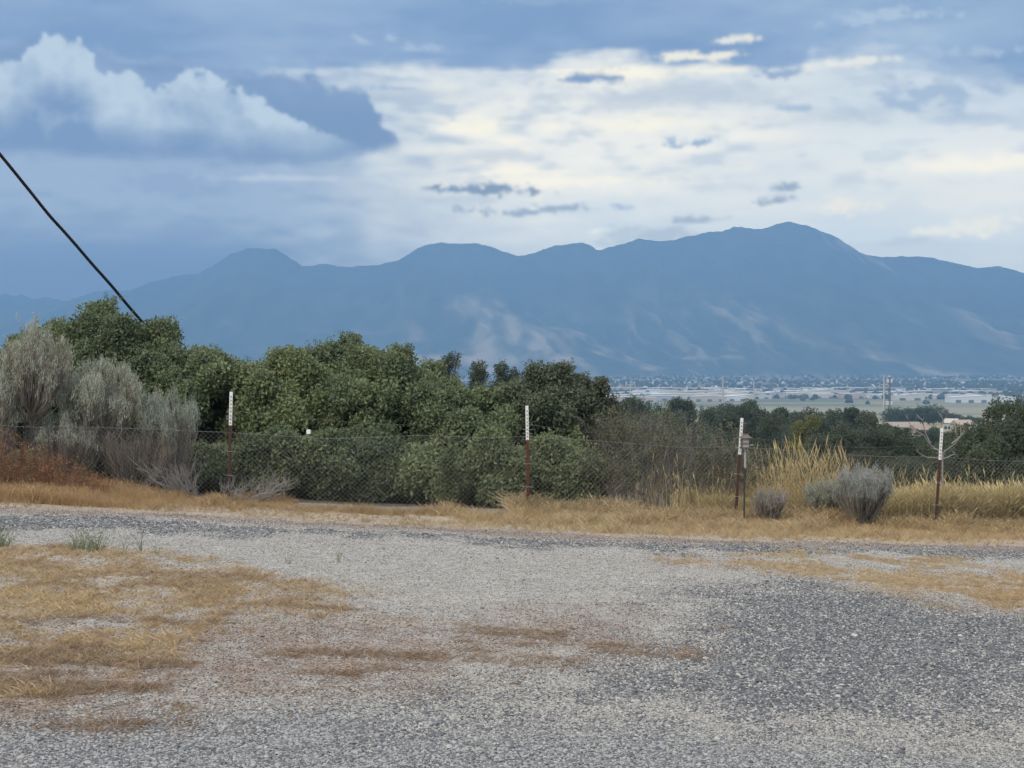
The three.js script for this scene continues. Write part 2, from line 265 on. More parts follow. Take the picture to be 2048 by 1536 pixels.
/* ------------------------------------------------------------- gravel lot */
const REGION = {   // outlines of the ground patches, metres: [right, ahead]
  strawL: [[-6.5, 14.4], [-5.06, 13.7], [-4.17, 13.79], [-3.51, 13.75], [-2.66, 12.72], [-2.06, 12.21], [-1.3, 11.66], [-1.57, 11.07], [-1.84, 10.53], [-1.95, 9.96], [-2.5, 9.4], [-2.43, 8.41], [-2.49, 7.73], [-2.9, 7.4], [-6, 7]],
  dirt: [[-6.2, 9.3], [-3.22, 8.9], [-2.58, 9.37], [-1.86, 10.25], [-1.17, 10.79], [-0.58, 10.55], [0.48, 11.44], [1.09, 10.96], [0.81, 9.46], [0.16, 8.6], [-0.28, 7.91], [-0.99, 7.3], [-1.61, 6.67], [-2.4, 6.19], [-5, 6]],
  strawM: [[-1.38, 10.25], [-0.94, 10.61], [-0.56, 10.23], [-0.87, 9.8], [-1.26, 9.85]],
  strawR: [[1.82, 15.75], [2.57, 16.14], [3.78, 15.78], [4.62, 15.78], [5.96, 16.42], [8, 16.6], [7.5, 12.6], [4.49, 12.37], [3.89, 12.56], [3.9, 13.32], [3.49, 14.0], [3.49, 14.77], [2.76, 15.38]],
  strawR2: [[2.73, 17.18], [4.05, 17.9], [5.31, 18.13], [8.6, 18.3], [8.2, 17.07], [4.34, 16.71]],
  dark: [[1.71, 13.62], [2.78, 14.45], [3.51, 13.53], [4.43, 12.2], [7.5, 12.4], [7, 8], [2.93, 8.06], [1.69, 7.48], [0.68, 7.35], [-0.29, 6.99], [-0.84, 6.74], [-0.32, 7.76], [0.16, 8.51], [0.7, 9.22], [1.12, 10.97]],
  darkfar: [[-9, 16.6], [-6.32, 17.11], [-4.91, 17.82], [-3.11, 17.75], [-1.3, 17.39], [1.04, 17.75], [4.34, 19.18], [7.38, 20.33], [10, 21], [9, 19.2], [6.8, 18.72], [4.05, 17.9], [0.98, 16.71], [-0.68, 16.59], [-2.32, 16.69], [-4.35, 16.2], [-8, 15.55]],
};
function inside(pts, x, y) {                        // signed distance, positive inside
  let in_ = false, best = 1e9;
  for (let i = 0, j = pts.length - 1; i < pts.length; j = i++) {
    const [ax, ay] = pts[i], [bx, by] = pts[j];
    if ((ay > y) !== (by > y) && x < (bx - ax) * (y - ay) / (by - ay) + ax) in_ = !in_;
    const t = clamp(((x - ax) * (bx - ax) + (y - ay) * (by - ay)) / ((bx - ax) ** 2 + (by - ay) ** 2)), q = Math.hypot(x - ax - t * (bx - ax), y - ay - t * (by - ay));
    if (q < best) best = q;
  }
  return in_ ? best : -best;
}
const stripFront = [[-9, 18.2], [-6.81, 18.44], [-5.17, 18.76], [-3.56, 18.9], [-1.96, 18.6], [0.2, 18.5], [1.71, 18.9], [3.68, 19.4], [5.61, 20.0], [7.6, 20.9], [11, 22]];
function patches(x, d) {
  const n1 = fbm(x * 0.9, d * 0.5, 4, 0.6), n2 = fbm(x * 3.1 + 7, d * 1.7, 4, 0.6), n3 = fbm(x * 0.35 + 2, d * 0.3 + 9, 3), n4 = fbm(x * 8.5 + 3, d * 4.2 + 1, 4, 0.65);
  const w = (k, soft, rag) => smooth(-soft, soft, inside(REGION[k], x + 0.25 * n1, d + 0.5 * n1) + rag * n2 + rag * 0.6 * n1);
  const strip = smooth(-0.25, 0.35, d - poly(stripFront, x) + 0.35 * n1 + 0.35 * n2) , edge = smooth(-1.3, -0.3, d - poly(stripFront, x) + 0.4 * n1);
  return {
    straw: Math.max(strip, clamp(w('strawL', 0.9, 0.7) * (0.62 + 0.5 * n2 + 0.75 * n4 + 0.28 * smooth(9.5, 12.5, d))), w('strawR', 0.7, 0.6) * clamp(0.85 + 0.9 * n4 + 0.3 * n2), 0.8 * w('strawR2', 0.5, 1.0) * smooth(-0.25, 0.35, n2 + n4), 0.7 * w('strawM', 0.3, 0.5) * clamp(0.8 + n4)),
    dirt: Math.max(w('dirt', 0.9, 0.8) * clamp(0.85 + 0.5 * n2 + 0.6 * n4 + 0.3 * n3), 0.5 * smooth(-0.9, 0.4, inside(REGION.strawL, x, d)) * clamp(0.7 + n4), 0.55 * smooth(-1.0, 0.2, inside(REGION.strawR, x, d)) * clamp(0.6 + n4), 0.8 * edge * (1 - strip)),
    dark: Math.max(w('dark', 0.8, 0.8), 0.9 * w('darkfar', 0.35, 0.7)),
    near: smooth(7.4, 6.4, d + 0.5 * n1), n1, n2, n3, n4,
  };
}
const K = { pale: [0.36, 0.335, 0.3], dark: [0.12, 0.123, 0.13], dirt: [0.175, 0.122, 0.09], straw: [0.38, 0.29, 0.18], near: [0.215, 0.213, 0.212] };
function soil(x, d, p = patches(x, d)) {
  let c = mix3(K.pale, [0.3, 0.28, 0.255], clamp(0.5 + 0.9 * p.n2));
  c = mix3(c, K.near, 0.85 * p.near); c = mix3(c, K.dark, p.dark * clamp(0.8 + 0.3 * p.n2));
  c = mix3(c, mix3(K.dirt, [0.27, 0.215, 0.175], clamp(0.4 + 1.1 * p.n2)), clamp(p.dirt));
  c = mix3(c, mix3(K.straw, [0.25, 0.185, 0.125], clamp(0.4 + 0.6 * p.n2 + 0.6 * p.n4)), clamp(p.straw) * 0.82);
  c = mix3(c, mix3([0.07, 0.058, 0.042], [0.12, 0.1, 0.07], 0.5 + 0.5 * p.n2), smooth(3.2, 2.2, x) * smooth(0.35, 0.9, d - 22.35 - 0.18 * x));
  return mix3(c, [0.2, 0.19, 0.18], smooth(-3.6, -3.0, x) * smooth(0.4, -0.1, x) * smooth(-1.1, -0.8, d - 22.1 - 0.18 * x + 0.3 * p.n2) * smooth(0.7, 0.5, d - 22.1 - 0.18 * x));
}
{
  const N = 2048, x0 = -11, wx = 23, d0 = -6, wd = 36.5, px = new Uint8Array(N * N * 4), R = rng(5);
  const coarse = 4, M = N / coarse, grid = new Float32Array((M + 1) * (M + 1) * 3);
  for (let j = 0; j <= M; j++) for (let i = 0; i <= M; i++) grid.set(soil(x0 + i / M * wx, d0 + j / M * wd), (j * (M + 1) + i) * 3);
  const enc = (v) => 255 * (v <= 0.0031308 ? 12.92 * v : 1.055 * Math.pow(v, 1 / 2.4) - 0.055);
  for (let j = 0; j < N; j++) for (let i = 0; i < N; i++) {
    const o = (j * N + i) * 4, gi = i / coarse, gj = j / coarse, ii = gi | 0, jj = gj | 0, fu = gi - ii, fv = gj - jj, grain = 1 + 0.38 * (R() - 0.5) + 0.25 * noise(i * 0.45, j * 0.45);
    for (let k = 0; k < 3; k++) {
      const q = (jj * (M + 1) + ii) * 3 + k, a = lerp(grid[q], grid[q + 3], fu), b = lerp(grid[q + (M + 1) * 3], grid[q + (M + 1) * 3 + 3], fu);
      px[o + k] = clamp(enc(clamp(lerp(a, b, fv) * grain)), 0, 255);
    }
    px[o + 3] = 255;
  }
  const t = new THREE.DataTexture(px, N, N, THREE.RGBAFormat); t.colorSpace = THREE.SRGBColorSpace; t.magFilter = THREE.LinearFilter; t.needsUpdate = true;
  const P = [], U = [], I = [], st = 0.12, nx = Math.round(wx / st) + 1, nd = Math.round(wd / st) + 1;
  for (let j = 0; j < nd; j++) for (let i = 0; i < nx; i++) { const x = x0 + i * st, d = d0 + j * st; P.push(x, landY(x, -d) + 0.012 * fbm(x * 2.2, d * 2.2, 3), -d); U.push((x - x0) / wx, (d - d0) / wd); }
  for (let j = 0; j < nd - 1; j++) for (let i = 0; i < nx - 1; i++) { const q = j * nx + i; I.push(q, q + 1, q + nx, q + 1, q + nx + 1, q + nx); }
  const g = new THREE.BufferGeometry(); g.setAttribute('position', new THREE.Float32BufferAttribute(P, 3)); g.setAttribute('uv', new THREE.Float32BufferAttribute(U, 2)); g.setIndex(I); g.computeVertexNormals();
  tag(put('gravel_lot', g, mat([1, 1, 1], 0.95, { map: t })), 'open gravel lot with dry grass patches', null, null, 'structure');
}
const lotY = (x, d) => landY(x, -d) + 0.012 * fbm(x * 2.2, d * 2.2, 3);
/* ------------------------------------------------------------------ gravel */
{
  const R = rng(77), lists = [[], [], []], q = new THREE.Quaternion(), e = new THREE.Euler();
  for (let i = 0; i < 540000; i++) {
    const d = 5.2 * Math.exp(R() * Math.log(20.5 / 5.2)), x = (R() * 2 - 1) * (0.365 * d + 1.5), p = patches(x, d);
    const straw = clamp(p.straw), dirt = clamp(p.dirt), dark = clamp(p.dark) * (1 - dirt * 0.85);
    if (R() < Math.max(0.86 * straw, 0.6 * dirt)) continue;
    const big = dark * 0.75 + p.near * 0.35, s = (0.0042 + 0.0044 * big + 0.003 * R() * R()) * (0.7 + 0.6 * R()) * (1 + 0.35 * smooth(11, 20, d)) * (R() < 0.012 ? 1.9 : 1);
    let c; const u = R();
    if (R() < dark) c = u < 0.62 ? mix3([0.07, 0.075, 0.086], [0.155, 0.158, 0.165], R()) : u < 0.92 ? mix3([0.2, 0.2, 0.195], [0.32, 0.31, 0.29], R()) : [0.46, 0.44, 0.4];
    else if (R() < dirt) c = mix3([0.14, 0.1, 0.078], [0.34, 0.265, 0.205], R() * R());
    else if (R() < p.near) c = u < 0.5 ? mix3([0.1, 0.103, 0.11], [0.2, 0.2, 0.202], R()) : mix3([0.24, 0.238, 0.232], [0.4, 0.39, 0.37], R());
    else c = u < 0.22 ? mix3([0.14, 0.14, 0.14], [0.24, 0.23, 0.22], R()) : mix3([0.28, 0.26, 0.235], [0.46, 0.435, 0.395], R());
    q.setFromEuler(e.set((R() - 0.5) * 0.9, R() * 6.28, (R() - 0.5) * 0.9));
    lists[i % 3].push([M4(V3(x, lotY(x, d) + s * 0.22, -d), q, V3(s * (0.8 + 0.7 * R()), s * (0.45 + 0.4 * R()), s * (0.8 + 0.5 * R()))), ...c]);
  }
  const m = mat([1, 1, 1], 0.92);
  lists.forEach((l, k) => {
    const g = new THREE.IcosahedronGeometry(1, 0), P = g.attributes.position, Q = rng(40 + k), seen = {};
    for (let i = 0; i < P.count; i++) { const key = [P.getX(i), P.getY(i), P.getZ(i)].map((v) => v.toFixed(2)).join(); const f = seen[key] ??= [0.65 + 0.6 * Q(), 0.65 + 0.6 * Q(), 0.65 + 0.6 * Q()]; P.setXYZ(i, P.getX(i) * f[0], P.getY(i) * f[1], P.getZ(i) * f[2]); }
    g.computeVertexNormals();
    tag(scatter('gravel', g, m, l), 'loose gravel strewn over the lot', null);
  });
}
/* --------------------------------------------------------------- dry grass */
function tuft(n, seed, lean, width, curl = 0.5, head = 0) {         // blades of unit height round the origin
  const R = rng(seed), P = [], I = [];
  for (let k = 0; k < n; k++) {
    const a = R() * 6.283, h = 0.45 + 0.55 * R(), l = lean * (0.25 + R()), bx = (R() - 0.5) * lean * 0.5, bz = (R() - 0.5) * lean * 0.5, w = width * (0.6 + 0.8 * R()), sx = -Math.sin(a + 1 + R()) * w, sz = Math.cos(a + 1 + R()) * w, b = P.length / 3;
    const at = (t) => [bx + Math.cos(a) * l * t ** (1 + curl), h * t * (1 - 0.25 * curl * t * l), bz + Math.sin(a) * l * t ** (1 + curl)];
    for (const [t, f] of [[0, 1], [0.5, 0.8]]) { const p = at(t); P.push(p[0] - sx * f, p[1], p[2] - sz * f, p[0] + sx * f, p[1], p[2] + sz * f); }
    P.push(...at(1)); I.push(b, b + 1, b + 2, b + 1, b + 3, b + 2, b + 2, b + 3, b + 4);
    if (head) { const p = at(0.86), t = at(1.06), c = P.length / 3, f = head; P.push(...p, (p[0] + t[0]) / 2 - sx * f, (p[1] + t[1]) / 2, (p[2] + t[2]) / 2 - sz * f, (p[0] + t[0]) / 2 + sx * f, (p[1] + t[1]) / 2, (p[2] + t[2]) / 2 + sz * f, ...t); I.push(c, c + 2, c + 1, c + 1, c + 2, c + 3); }
  }
  const g = new THREE.BufferGeometry(); g.setAttribute('position', new THREE.Float32BufferAttribute(P, 3)); g.setIndex(I); g.computeVertexNormals(); return g;
}
const grassMat = mat([1, 1, 1], 0.85);
const SHORT = [tuft(8, 1, 1.5, 0.04), tuft(7, 2, 1.2, 0.04), tuft(9, 3, 2.4, 0.042)];
const MID = [tuft(11, 4, 0.55, 0.017, 0.6, 1.5), tuft(11, 5, 0.8, 0.017, 0.8)], TALL = [tuft(4, 6, 0.16, 0.0036, 1.0, 2.0), tuft(3, 7, 0.26, 0.0036, 1.4, 2.0), tuft(16, 8, 0.36, 0.011, 0.7)];
function sow(name, label, geos, count, seed, pick) {
  const R = rng(seed), lists = geos.map(() => []);
  for (let i = 0, made = 0; i < count * 8 && made < count; i++) {
    const s = pick(R); if (!s) continue; made++;
    lists[Math.floor(R() * geos.length)].push([M4(V3(s.x, (s.y ?? lotY(s.x, s.d)) - 0.004, -s.d), turn((R() - 0.5) * (s.tip ?? 0.3), R() * 6.28, (R() - 0.5) * (s.tip ?? 0.3)), V3(s.w ?? s.h, s.h, s.w ?? s.h)), ...s.c]);
  }
  lists.forEach((l, k) => l.length && tag(scatter(name, geos[k], grassMat, l), label, null));
}
let i_ = 0;
const GOLD = [0.46, 0.325, 0.17], DUN = [0.34, 0.235, 0.135], UMBER = [0.21, 0.145, 0.095], PALEST = [0.52, 0.41, 0.245];
const fenceD = (x) => poly([[-10, 20.7], [-4.14, 21.8], [0.25, 22.6], [3.48, 23.2], [6.72, 23.7], [11, 24.4]], x);
sow('verge_grass', 'straw coloured grass strip along the foot of the fence', [...MID, SHORT[0]], 34000, 21, (R) => {
  const x = -9 + 20 * R(), f = poly(stripFront, x), b = fenceD(x) + 0.5, d = lerp(f - 0.3, b, Math.sqrt(R())), n = fbm(x * 0.8, d * 0.8, 3), t = (d - f) / (b - f);
  if (R() > 0.5 + n + 0.6 * t || (t < 0.08 && R() < 0.5)) return;
  if (x > -3.2 && x < 0.0 && d > fenceD(x) - 0.9 + 0.4 * n) return;     // bare strip by the bottom of the mesh
  const clump = smooth(-0.1, 0.5, fbm(x * 2.4 + 8, d * 1.6, 3)), h = (0.05 + (0.06 + 0.14 * clump) * clamp(0.35 + t + 0.5 * n) * R() + (d > fenceD(x) - 0.3 && x > -0.6 ? 0.14 * R() : 0)) * (x < -1 ? 0.85 : 1.1), v = 0.55 + 0.65 * R();
  return { x, d, h, w: h * 0.85, c: mix3(x < -1 ? mix3(GOLD, UMBER, 0.75 * R()) : GOLD, x < -1 ? [0.5, 0.35, 0.18] : PALEST, clamp(R() * 0.8 + 0.6 * n)).map((q) => q * v) };
});
sow('patch_grass', 'dry mown grass spread over the left of the lot', SHORT, 15000, 22, (R) => {
  const d = 7 + 7.6 * R(), x = -0.37 * d - 0.3 + R() * (0.37 * d - 0.8), p = patches(x, d); if (R() > clamp(inside(REGION.strawL, x, d) > -0.6 ? p.straw : 0) * (0.5 + p.n2)) return;
  const h = 0.02 + 0.045 * R() * R() + 0.02 * clamp(p.n1), v = 0.7 + 0.6 * R(); return { x, d, h, w: h * 1.2, c: mix3(mix3(UMBER, DUN, R()), R() < 0.4 ? PALEST : GOLD, clamp(0.55 + 1.1 * p.n1 + 0.35 * smooth(9, 12, d) + 0.8 * (R() - 0.5))).map((q) => q * v) };
});
sow('patch_grass', 'dry mown grass spread over the right of the lot', SHORT, 15000, 23, (R) => {
  const d = 12.2 + 6.2 * R(), x = 1.5 + R() * 6.4, p = patches(x, d); if (x > 0.4 * d || R() > p.straw * p.straw) return;
  const h = 0.018 + 0.04 * R() * R(), v = 0.7 + 0.55 * R(); return { x, d, h, w: h * 1.2, c: mix3(mix3(DUN, GOLD, R()), PALEST, clamp(0.4 + 0.8 * p.n1 + 0.7 * (R() - 0.5))).map((q) => q * v) };
});
sow('trampled_straw', 'brown flattened straw lying on the bare dirt', [SHORT[2]], 9000, 24, (R) => {
  const d = 6.2 + 5 * R(), x = -0.37 * d + R() * 0.72 * d, p = patches(x, d), n = fbm(x * 1.1 + 40, d * 2.6, 4, 0.6); if (inside(REGION.dirt, x, d) < -0.5 || n < 0.16 || R() > p.dirt + 0.2) return;
  const h = 0.012 + 0.02 * R(); return { x, d, h, w: h * 2.2, tip: 0.7, c: mix3(mix3(UMBER, [0.2, 0.125, 0.075], R()), DUN, clamp(R() * 1.3 - 0.3)) };
});
sow('tall_grass', 'tall golden dry grass standing behind the fence on the right', [TALL[2], MID[0]], 22000, 25, (R) => {
  const d = 24 + 6.5 * R() * R() + 0.3, x = 3.2 + R() * 8; if (x > 0.38 * d + 0.5 || d < fenceD(x) + 0.15) return;
  const n = fbm(x * 0.7 + 3, d * 0.5, 3), mound = 0.45 + 0.3 * smooth(5.4, 7.2, x) + 0.12 * Math.exp(-(((x - 5.0) / 0.5) ** 2)), h = mound * (0.58 + 0.42 * R() + 0.35 * n); if (h < 0.12) return;
  return { x, d, y: landY(x, -d), h, w: h * 0.8, tip: 0.35, c: mix3(mix3([0.52, 0.35, 0.145], DUN, R() * 0.4), [0.62, 0.45, 0.2], clamp(R() * 0.8 + 0.7 * n)).map((q) => q * (0.9 + 0.3 * (i_++ % 3) / 2)) };
});
sow('grass_stalks', 'long dry grass stalks with seed heads behind the fence', [TALL[0], TALL[1]], 800, 26, (R) => {
  const d = 24.1 + 5 * R() * R(), x = 1.2 + R() * 9.5; if (x > 0.38 * d + 0.5 || d < fenceD(x) + 0.2) return;
  const tall = Math.exp(-(((x - 4.95) / 0.75) ** 2)), n = fbm(x * 1.3, d, 2); if (x < 3.4 && R() > 0.4) return; if (R() > 0.55 + n + 0.6 * tall) return;
  const h = 0.7 + 0.35 * R() + 0.42 * tall; return { x, d, y: landY(x, -d), h, w: h, tip: 0.3, c: mix3([0.38, 0.29, 0.14], [0.54, 0.42, 0.2], R()) };
});
sow('bank_grass', 'rank dry grass on the bank at the far left', [...MID, TALL[2]], 11000, 27, (R) => {
  const d = 19.3 + 2.6 * R(), x = -8.6 + R() * 3.9; if (x > -5.2 - 0.9 * (d - 19.5) * R() && R() < 0.6) return;
  const h = (0.06 + 0.14 * R()) * smooth(-4.6, -6, x) + 0.06 + 0.1 * R() * smooth(19.5, 21, d); return { x, d, h, w: h * 0.8, c: mix3(mix3(DUN, [0.45, 0.24, 0.1], R()), GOLD, R()) };
});
sow('green_weed', 'thin green weeds at the edge of the left grass patch', [TALL[0], MID[0]], 46, 28, (R) => {
  const k = R(), x = k < 0.5 ? -3.95 + 0.28 * (R() - 0.5) : k < 0.85 ? -4.75 + 0.3 * (R() - 0.5) : -5.2 + 4 * R(), d = 13.75 + 0.3 * (R() - 0.5); return { x, d, h: 0.14 + 0.14 * R(), w: 0.2, c: [0.16, 0.2, 0.1] };
});

/* ----------------------------------------------------------- leaves, plants */
function leafSpray(n, seed, len, wid, up = 0.3) {                    // n folded leaves in a ball of radius 1
  const R = rng(seed), P = [], I = [], q = new THREE.Quaternion(), v = V3(0, 0, 0);
  for (let k = 0; k < n; k++) {
    const a = R() * 6.283, c = R() * 2 - 1, r = Math.cbrt(R()), o = V3(Math.cos(a) * Math.sqrt(1 - c * c) * r, c * r, Math.sin(a) * Math.sqrt(1 - c * c) * r), L = len * (0.7 + 0.6 * R()), Wd = wid * (0.7 + 0.6 * R());
    q.setFromEuler(new THREE.Euler((R() - 0.5) * 2.4 + up, R() * 6.283, (R() - 0.5) * 2.2, 'YXZ')); const b = P.length / 3;
    for (const [x, y, z] of [[0, 0, -L / 2], [-Wd / 2, Wd * 0.22, 0], [Wd / 2, Wd * 0.22, 0], [0, 0, L / 2]]) { v.set(x, y, z).applyQuaternion(q).add(o); P.push(v.x, v.y, v.z); }
    I.push(b, b + 1, b + 3, b, b + 3, b + 2);
  }
  const g = new THREE.BufferGeometry(); g.setAttribute('position', new THREE.Float32BufferAttribute(P, 3)); g.setIndex(I); const h = g.toNonIndexed(); h.computeVertexNormals(); return h;
}
const OAKLEAF = leafSpray(16, 11, 0.5, 0.3), FINELEAF = leafSpray(22, 12, 0.3, 0.2), WEEDLEAF = leafSpray(10, 13, 0.5, 0.2), SAGELEAF = leafSpray(9, 14, 0.9, 0.13, 1.3);
{ const p = SAGELEAF.attributes.position; for (let i = 0; i < p.count; i++) p.setY(i, p.getY(i) * 1.6); }
const leafMat = new THREE.MeshPhysicalMaterial({ color: 0xffffff, roughness: 0.8, transmission: 0.3, thickness: 0, side: THREE.DoubleSide }), barkMat = mat([0.13, 0.11, 0.09], 0.95), greyTwig = mat([0.29, 0.25, 0.205], 0.95), deadTwig = mat([0.3, 0.275, 0.25], 0.95);
// a leafy bush or tree: stems or a trunk with limbs, and a crown of leaf sprays gathered in uneven lobes
function leafy(o) {
  const R = rng(o.seed), base = V3(o.x, o.base ?? landY(o.x, -o.d) - 0.03, -o.d), H = o.top - base.y, t = thing(o.name, o.label, o.category, base, o.group);
  const lobes = [], w = o.w, depth = o.depth ?? w * 0.85, low = (o.low ?? 0.12) * H, n = o.lobes ?? 15;
  for (let k = 0; k < n; k++) {
    const a = R() * 6.283, rr = Math.sqrt(R()) * 0.72, f = k / (n - 1), taper = o.cone ? 1.05 - 0.8 * f : Math.sqrt(Math.max(0.08, 1 - (Math.max(0, f - 0.45) / 0.62) ** 2)) * (0.72 + 0.28 * Math.min(1, f * 4)), r = (o.lobe ?? 0.36) * Math.min(w, H * 0.6) * (0.75 + 0.5 * R()) * (o.cone ? taper * 0.8 + 0.2 : 1);
    if (o.bushy) { const q = Math.sqrt(R()) * 0.95, top = H * (1.06 - 0.3 * q * q) * (0.86 + 0.16 * R()); lobes.push({ c: V3(Math.cos(a) * q * w, Math.max(low + r * 0.45, lerp(low + r, top - r, Math.pow(R(), o.fill ?? 0.5))), Math.sin(a) * q * depth), r }); continue; }
    const cy = low + r * 0.7 + f * (H - low - r * 1.55); lobes.push({ c: V3(Math.cos(a) * rr * w * taper, cy, Math.sin(a) * rr * depth * taper), r });
  }
  // wood
  const s = new Sticks(), trunks = o.trunks ?? 6, tr = o.trunkR ?? 0.03;
  for (let k = 0; k < trunks; k++) {
    const L = lobes[Math.floor(R() * n)], st = V3((R() - 0.5) * (trunks > 1 ? w * 0.5 : 0), 0, (R() - 0.5) * (trunks > 1 ? depth * 0.5 : 0));
    s.rod(bend(st, trunks > 1 ? L.c : V3(0, H * 0.62, 0), 4, R, H * 0.05), tr, tr * 0.35, 5);
  }
  for (const L of lobes) { const st = V3(L.c.x * 0.3, low * 0.5 + L.c.y * 0.45, L.c.z * 0.3); s.rod(bend(st, L.c, 3, R, H * 0.05), tr * 0.5, tr * 0.2, 4); for (let k = 0; k < (o.twigs ?? 5); k++) { const a = R() * 6.283, c = R() * 2 - 1; s.rod(bend(L.c, V3(L.c.x + Math.cos(a) * L.r, L.c.y + c * L.r, L.c.z + Math.sin(a) * L.r), 2, R, L.r * 0.2), tr * 0.25, tr * 0.08); } }
  put(o.trunks === 1 ? 'trunk' : 'stems', s.build(), o.bark ?? barkMat, t);
  // crown
  const list = [], tot = lobes.reduce((q, L) => q + L.r ** 2, 0), tone = (x, y, z) => { const nn = 0.5 + 0.5 * fbm(x * 0.9 / o.leaf * 0.14 + o.seed, y * 0.9 / o.leaf * 0.14 + z, 2), u = clamp(nn * 0.75 + 0.55 * (R() - 0.3)); return mix3(o.c0, o.c1, u); };
  for (const L of lobes) {
    const m = Math.round(o.count * L.r ** 2 / tot);
    for (let k = 0; k < m; k++) {
      const a = R() * 6.283, c = R() * 2 - 1, q = Math.sqrt(1 - c * c), r = L.r * (0.45 + 0.62 * Math.pow(R(), 0.6)) * (1 + 0.25 * noise(a * 2 + L.c.x * 9, c * 4 + L.c.y * 7)), x = L.c.x + Math.cos(a) * q * r, y = L.c.y + c * r * 0.95, z = L.c.z + Math.sin(a) * q * r;
      if (y < 0.1 * o.leaf * 8 || y > H * 1.04) continue;
      list.push([M4(V3(x, y, z), turn(R() * 6, R() * 6, R() * 6), o.leaf * (0.65 + 0.7 * R())), ...tone(x, y, z)]);
    }
  }
  for (let k = 0; k < (o.shoots ?? 0); k++) {                        // shoots that stand out of the outline
    let L = lobes[Math.floor(R() * n)]; for (let j = 0; j < 4; j++) { const q = lobes[Math.floor(R() * n)]; if (q.c.y + q.r > L.c.y + L.r) L = q; } const a = R() * 6.283, st = V3(L.c.x + Math.cos(a) * L.r * 0.6, L.c.y + L.r * 0.6, L.c.z + Math.sin(a) * L.r * 0.6), len = L.r * (0.45 + 0.5 * R()), dir = V3(Math.cos(a) * 0.5, 1, Math.sin(a) * 0.5).normalize();
    for (let j = 0; j < 9; j++) { const p = st.clone().addScaledVector(dir, len * j / 8); list.push([M4(p.add(V3((R() - 0.5) * o.leaf, (R() - 0.5) * o.leaf, (R() - 0.5) * o.leaf)), turn(R() * 6, R() * 6, R() * 6), o.leaf * (0.75 - 0.045 * j)), ...tone(p.x, p.y, p.z)]); }
  }
  scatter('crown', o.spray ?? OAKLEAF, leafMat, list, t);
  return t;
}
const OAK0 = [0.074, 0.106, 0.054], OAK1 = [0.26, 0.305, 0.14];
function oak(px, py, hw, d, count, label, extra = {}) {
  return leafy({ name: 'oak_shrub', label, category: 'shrub', group: 'oak thicket behind the fence', x: across(px, d), d, top: level(py, d), w: 1.2 * hw / FOCAL * d, depth: 0.9, count: count * 1.5, lobes: 46, lobe: 0.25, bushy: true, leaf: 0.12, c0: OAK0, c1: OAK1, seed: 100 + px, shoots: 26, low: 0.06, ...extra });
}
oak(35, 655, 95, 27.5, 2200, 'green oak shrub behind the grey brush at the left edge');
oak(165, 606, 105, 26.2, 4600, 'tallest dark green oak shrub, at the left end of the thicket', { shoots: 40 });
oak(280, 630, 100, 25.4, 4600, 'large oak shrub whose top hides the end of the black cable');
oak(385, 672, 85, 25.2, 3600, 'oak shrub sloping down right of the tallest one');
oak(470, 712, 80, 26.4, 3000, 'oak shrub in the dip of the thicket above the leftmost fence post');
oak(560, 677, 85, 25.0, 3800, 'bright green oak shrub right of the leftmost fence post', { c1: [0.27, 0.31, 0.13] });
oak(655, 668, 95, 25.8, 3800, 'broad oak shrub at the crest of the middle thicket');
oak(752, 690, 95, 25.2, 3800, 'oak shrub right of the thicket crest with a tall shoot', { shoots: 36 });
oak(835, 712, 85, 26.0, 3200, 'oak shrub stepping down towards the far poplars');
oak(925, 762, 85, 24.9, 3200, 'lower oak shrub left of the second fence post');
oak(1010, 768, 75, 26.4, 2800, 'oak shrub behind the second fence post');
oak(1095, 730, 82, 25.5, 3600, 'rounded oak shrub right of the second fence post', { c0: [0.055, 0.075, 0.045], c1: [0.17, 0.2, 0.11] });
oak(1165, 750, 60, 26.2, 2200, 'thin oak shrub at the right end of the thicket', { c0: [0.06, 0.07, 0.045], c1: [0.16, 0.18, 0.11] });
oak(60, 900, 90, 23.9, 1500, 'low oak growth behind the rusty weeds', { depth: 0.4, shoots: 4, fill: 1.1, low: 0.0 });
oak(215, 890, 95, 23.9, 2000, 'low oak growth behind the grey brush', { depth: 0.4, shoots: 4, fill: 1.1, low: 0.0 });
oak(320, 890, 80, 24.0, 1800, 'low oak growth behind the brush nearest the leftmost post', { depth: 0.4, shoots: 4, fill: 1.1, low: 0.0 });
oak(410, 870, 80, 23.7, 2200, 'low leafy oak growth left of the leftmost fence post', { depth: 0.5, shoots: 6, fill: 1.1, low: 0.0 });
oak(545, 850, 90, 23.6, 2600, 'low leafy oak growth behind the mesh near the leftmost post', { depth: 0.6, shoots: 8, fill: 1.1, low: 0.0 });
oak(690, 845, 100, 23.8, 3000, 'low leafy oak growth behind the mesh under the white tag', { depth: 0.6, shoots: 8, fill: 1.1, low: 0.0 });
oak(840, 840, 95, 24.0, 3000, 'low leafy oak growth behind the middle of the mesh', { depth: 0.6, shoots: 8, fill: 1.1, low: 0.0 });
oak(970, 860, 85, 24.0, 2600, 'low leafy oak growth behind the mesh left of the second post', { depth: 0.6, shoots: 8, fill: 1.1, low: 0.0 });
oak(1110, 850, 80, 24.4, 2600, 'low leafy oak growth behind the mesh right of the second post', { depth: 0.6, shoots: 8, fill: 1.1, low: 0.0 });
leafy({ name: 'sapling', label: 'small pale green sapling against the mesh below the thicket', category: 'shrub', x: across(905, 23.0), d: 23.0, top: level(900, 23), w: 0.17, depth: 0.16, count: 330, leaf: 0.07, c0: [0.09, 0.12, 0.045], c1: [0.2, 0.23, 0.09], seed: 61, lobes: 8, trunks: 2, trunkR: 0.008 });
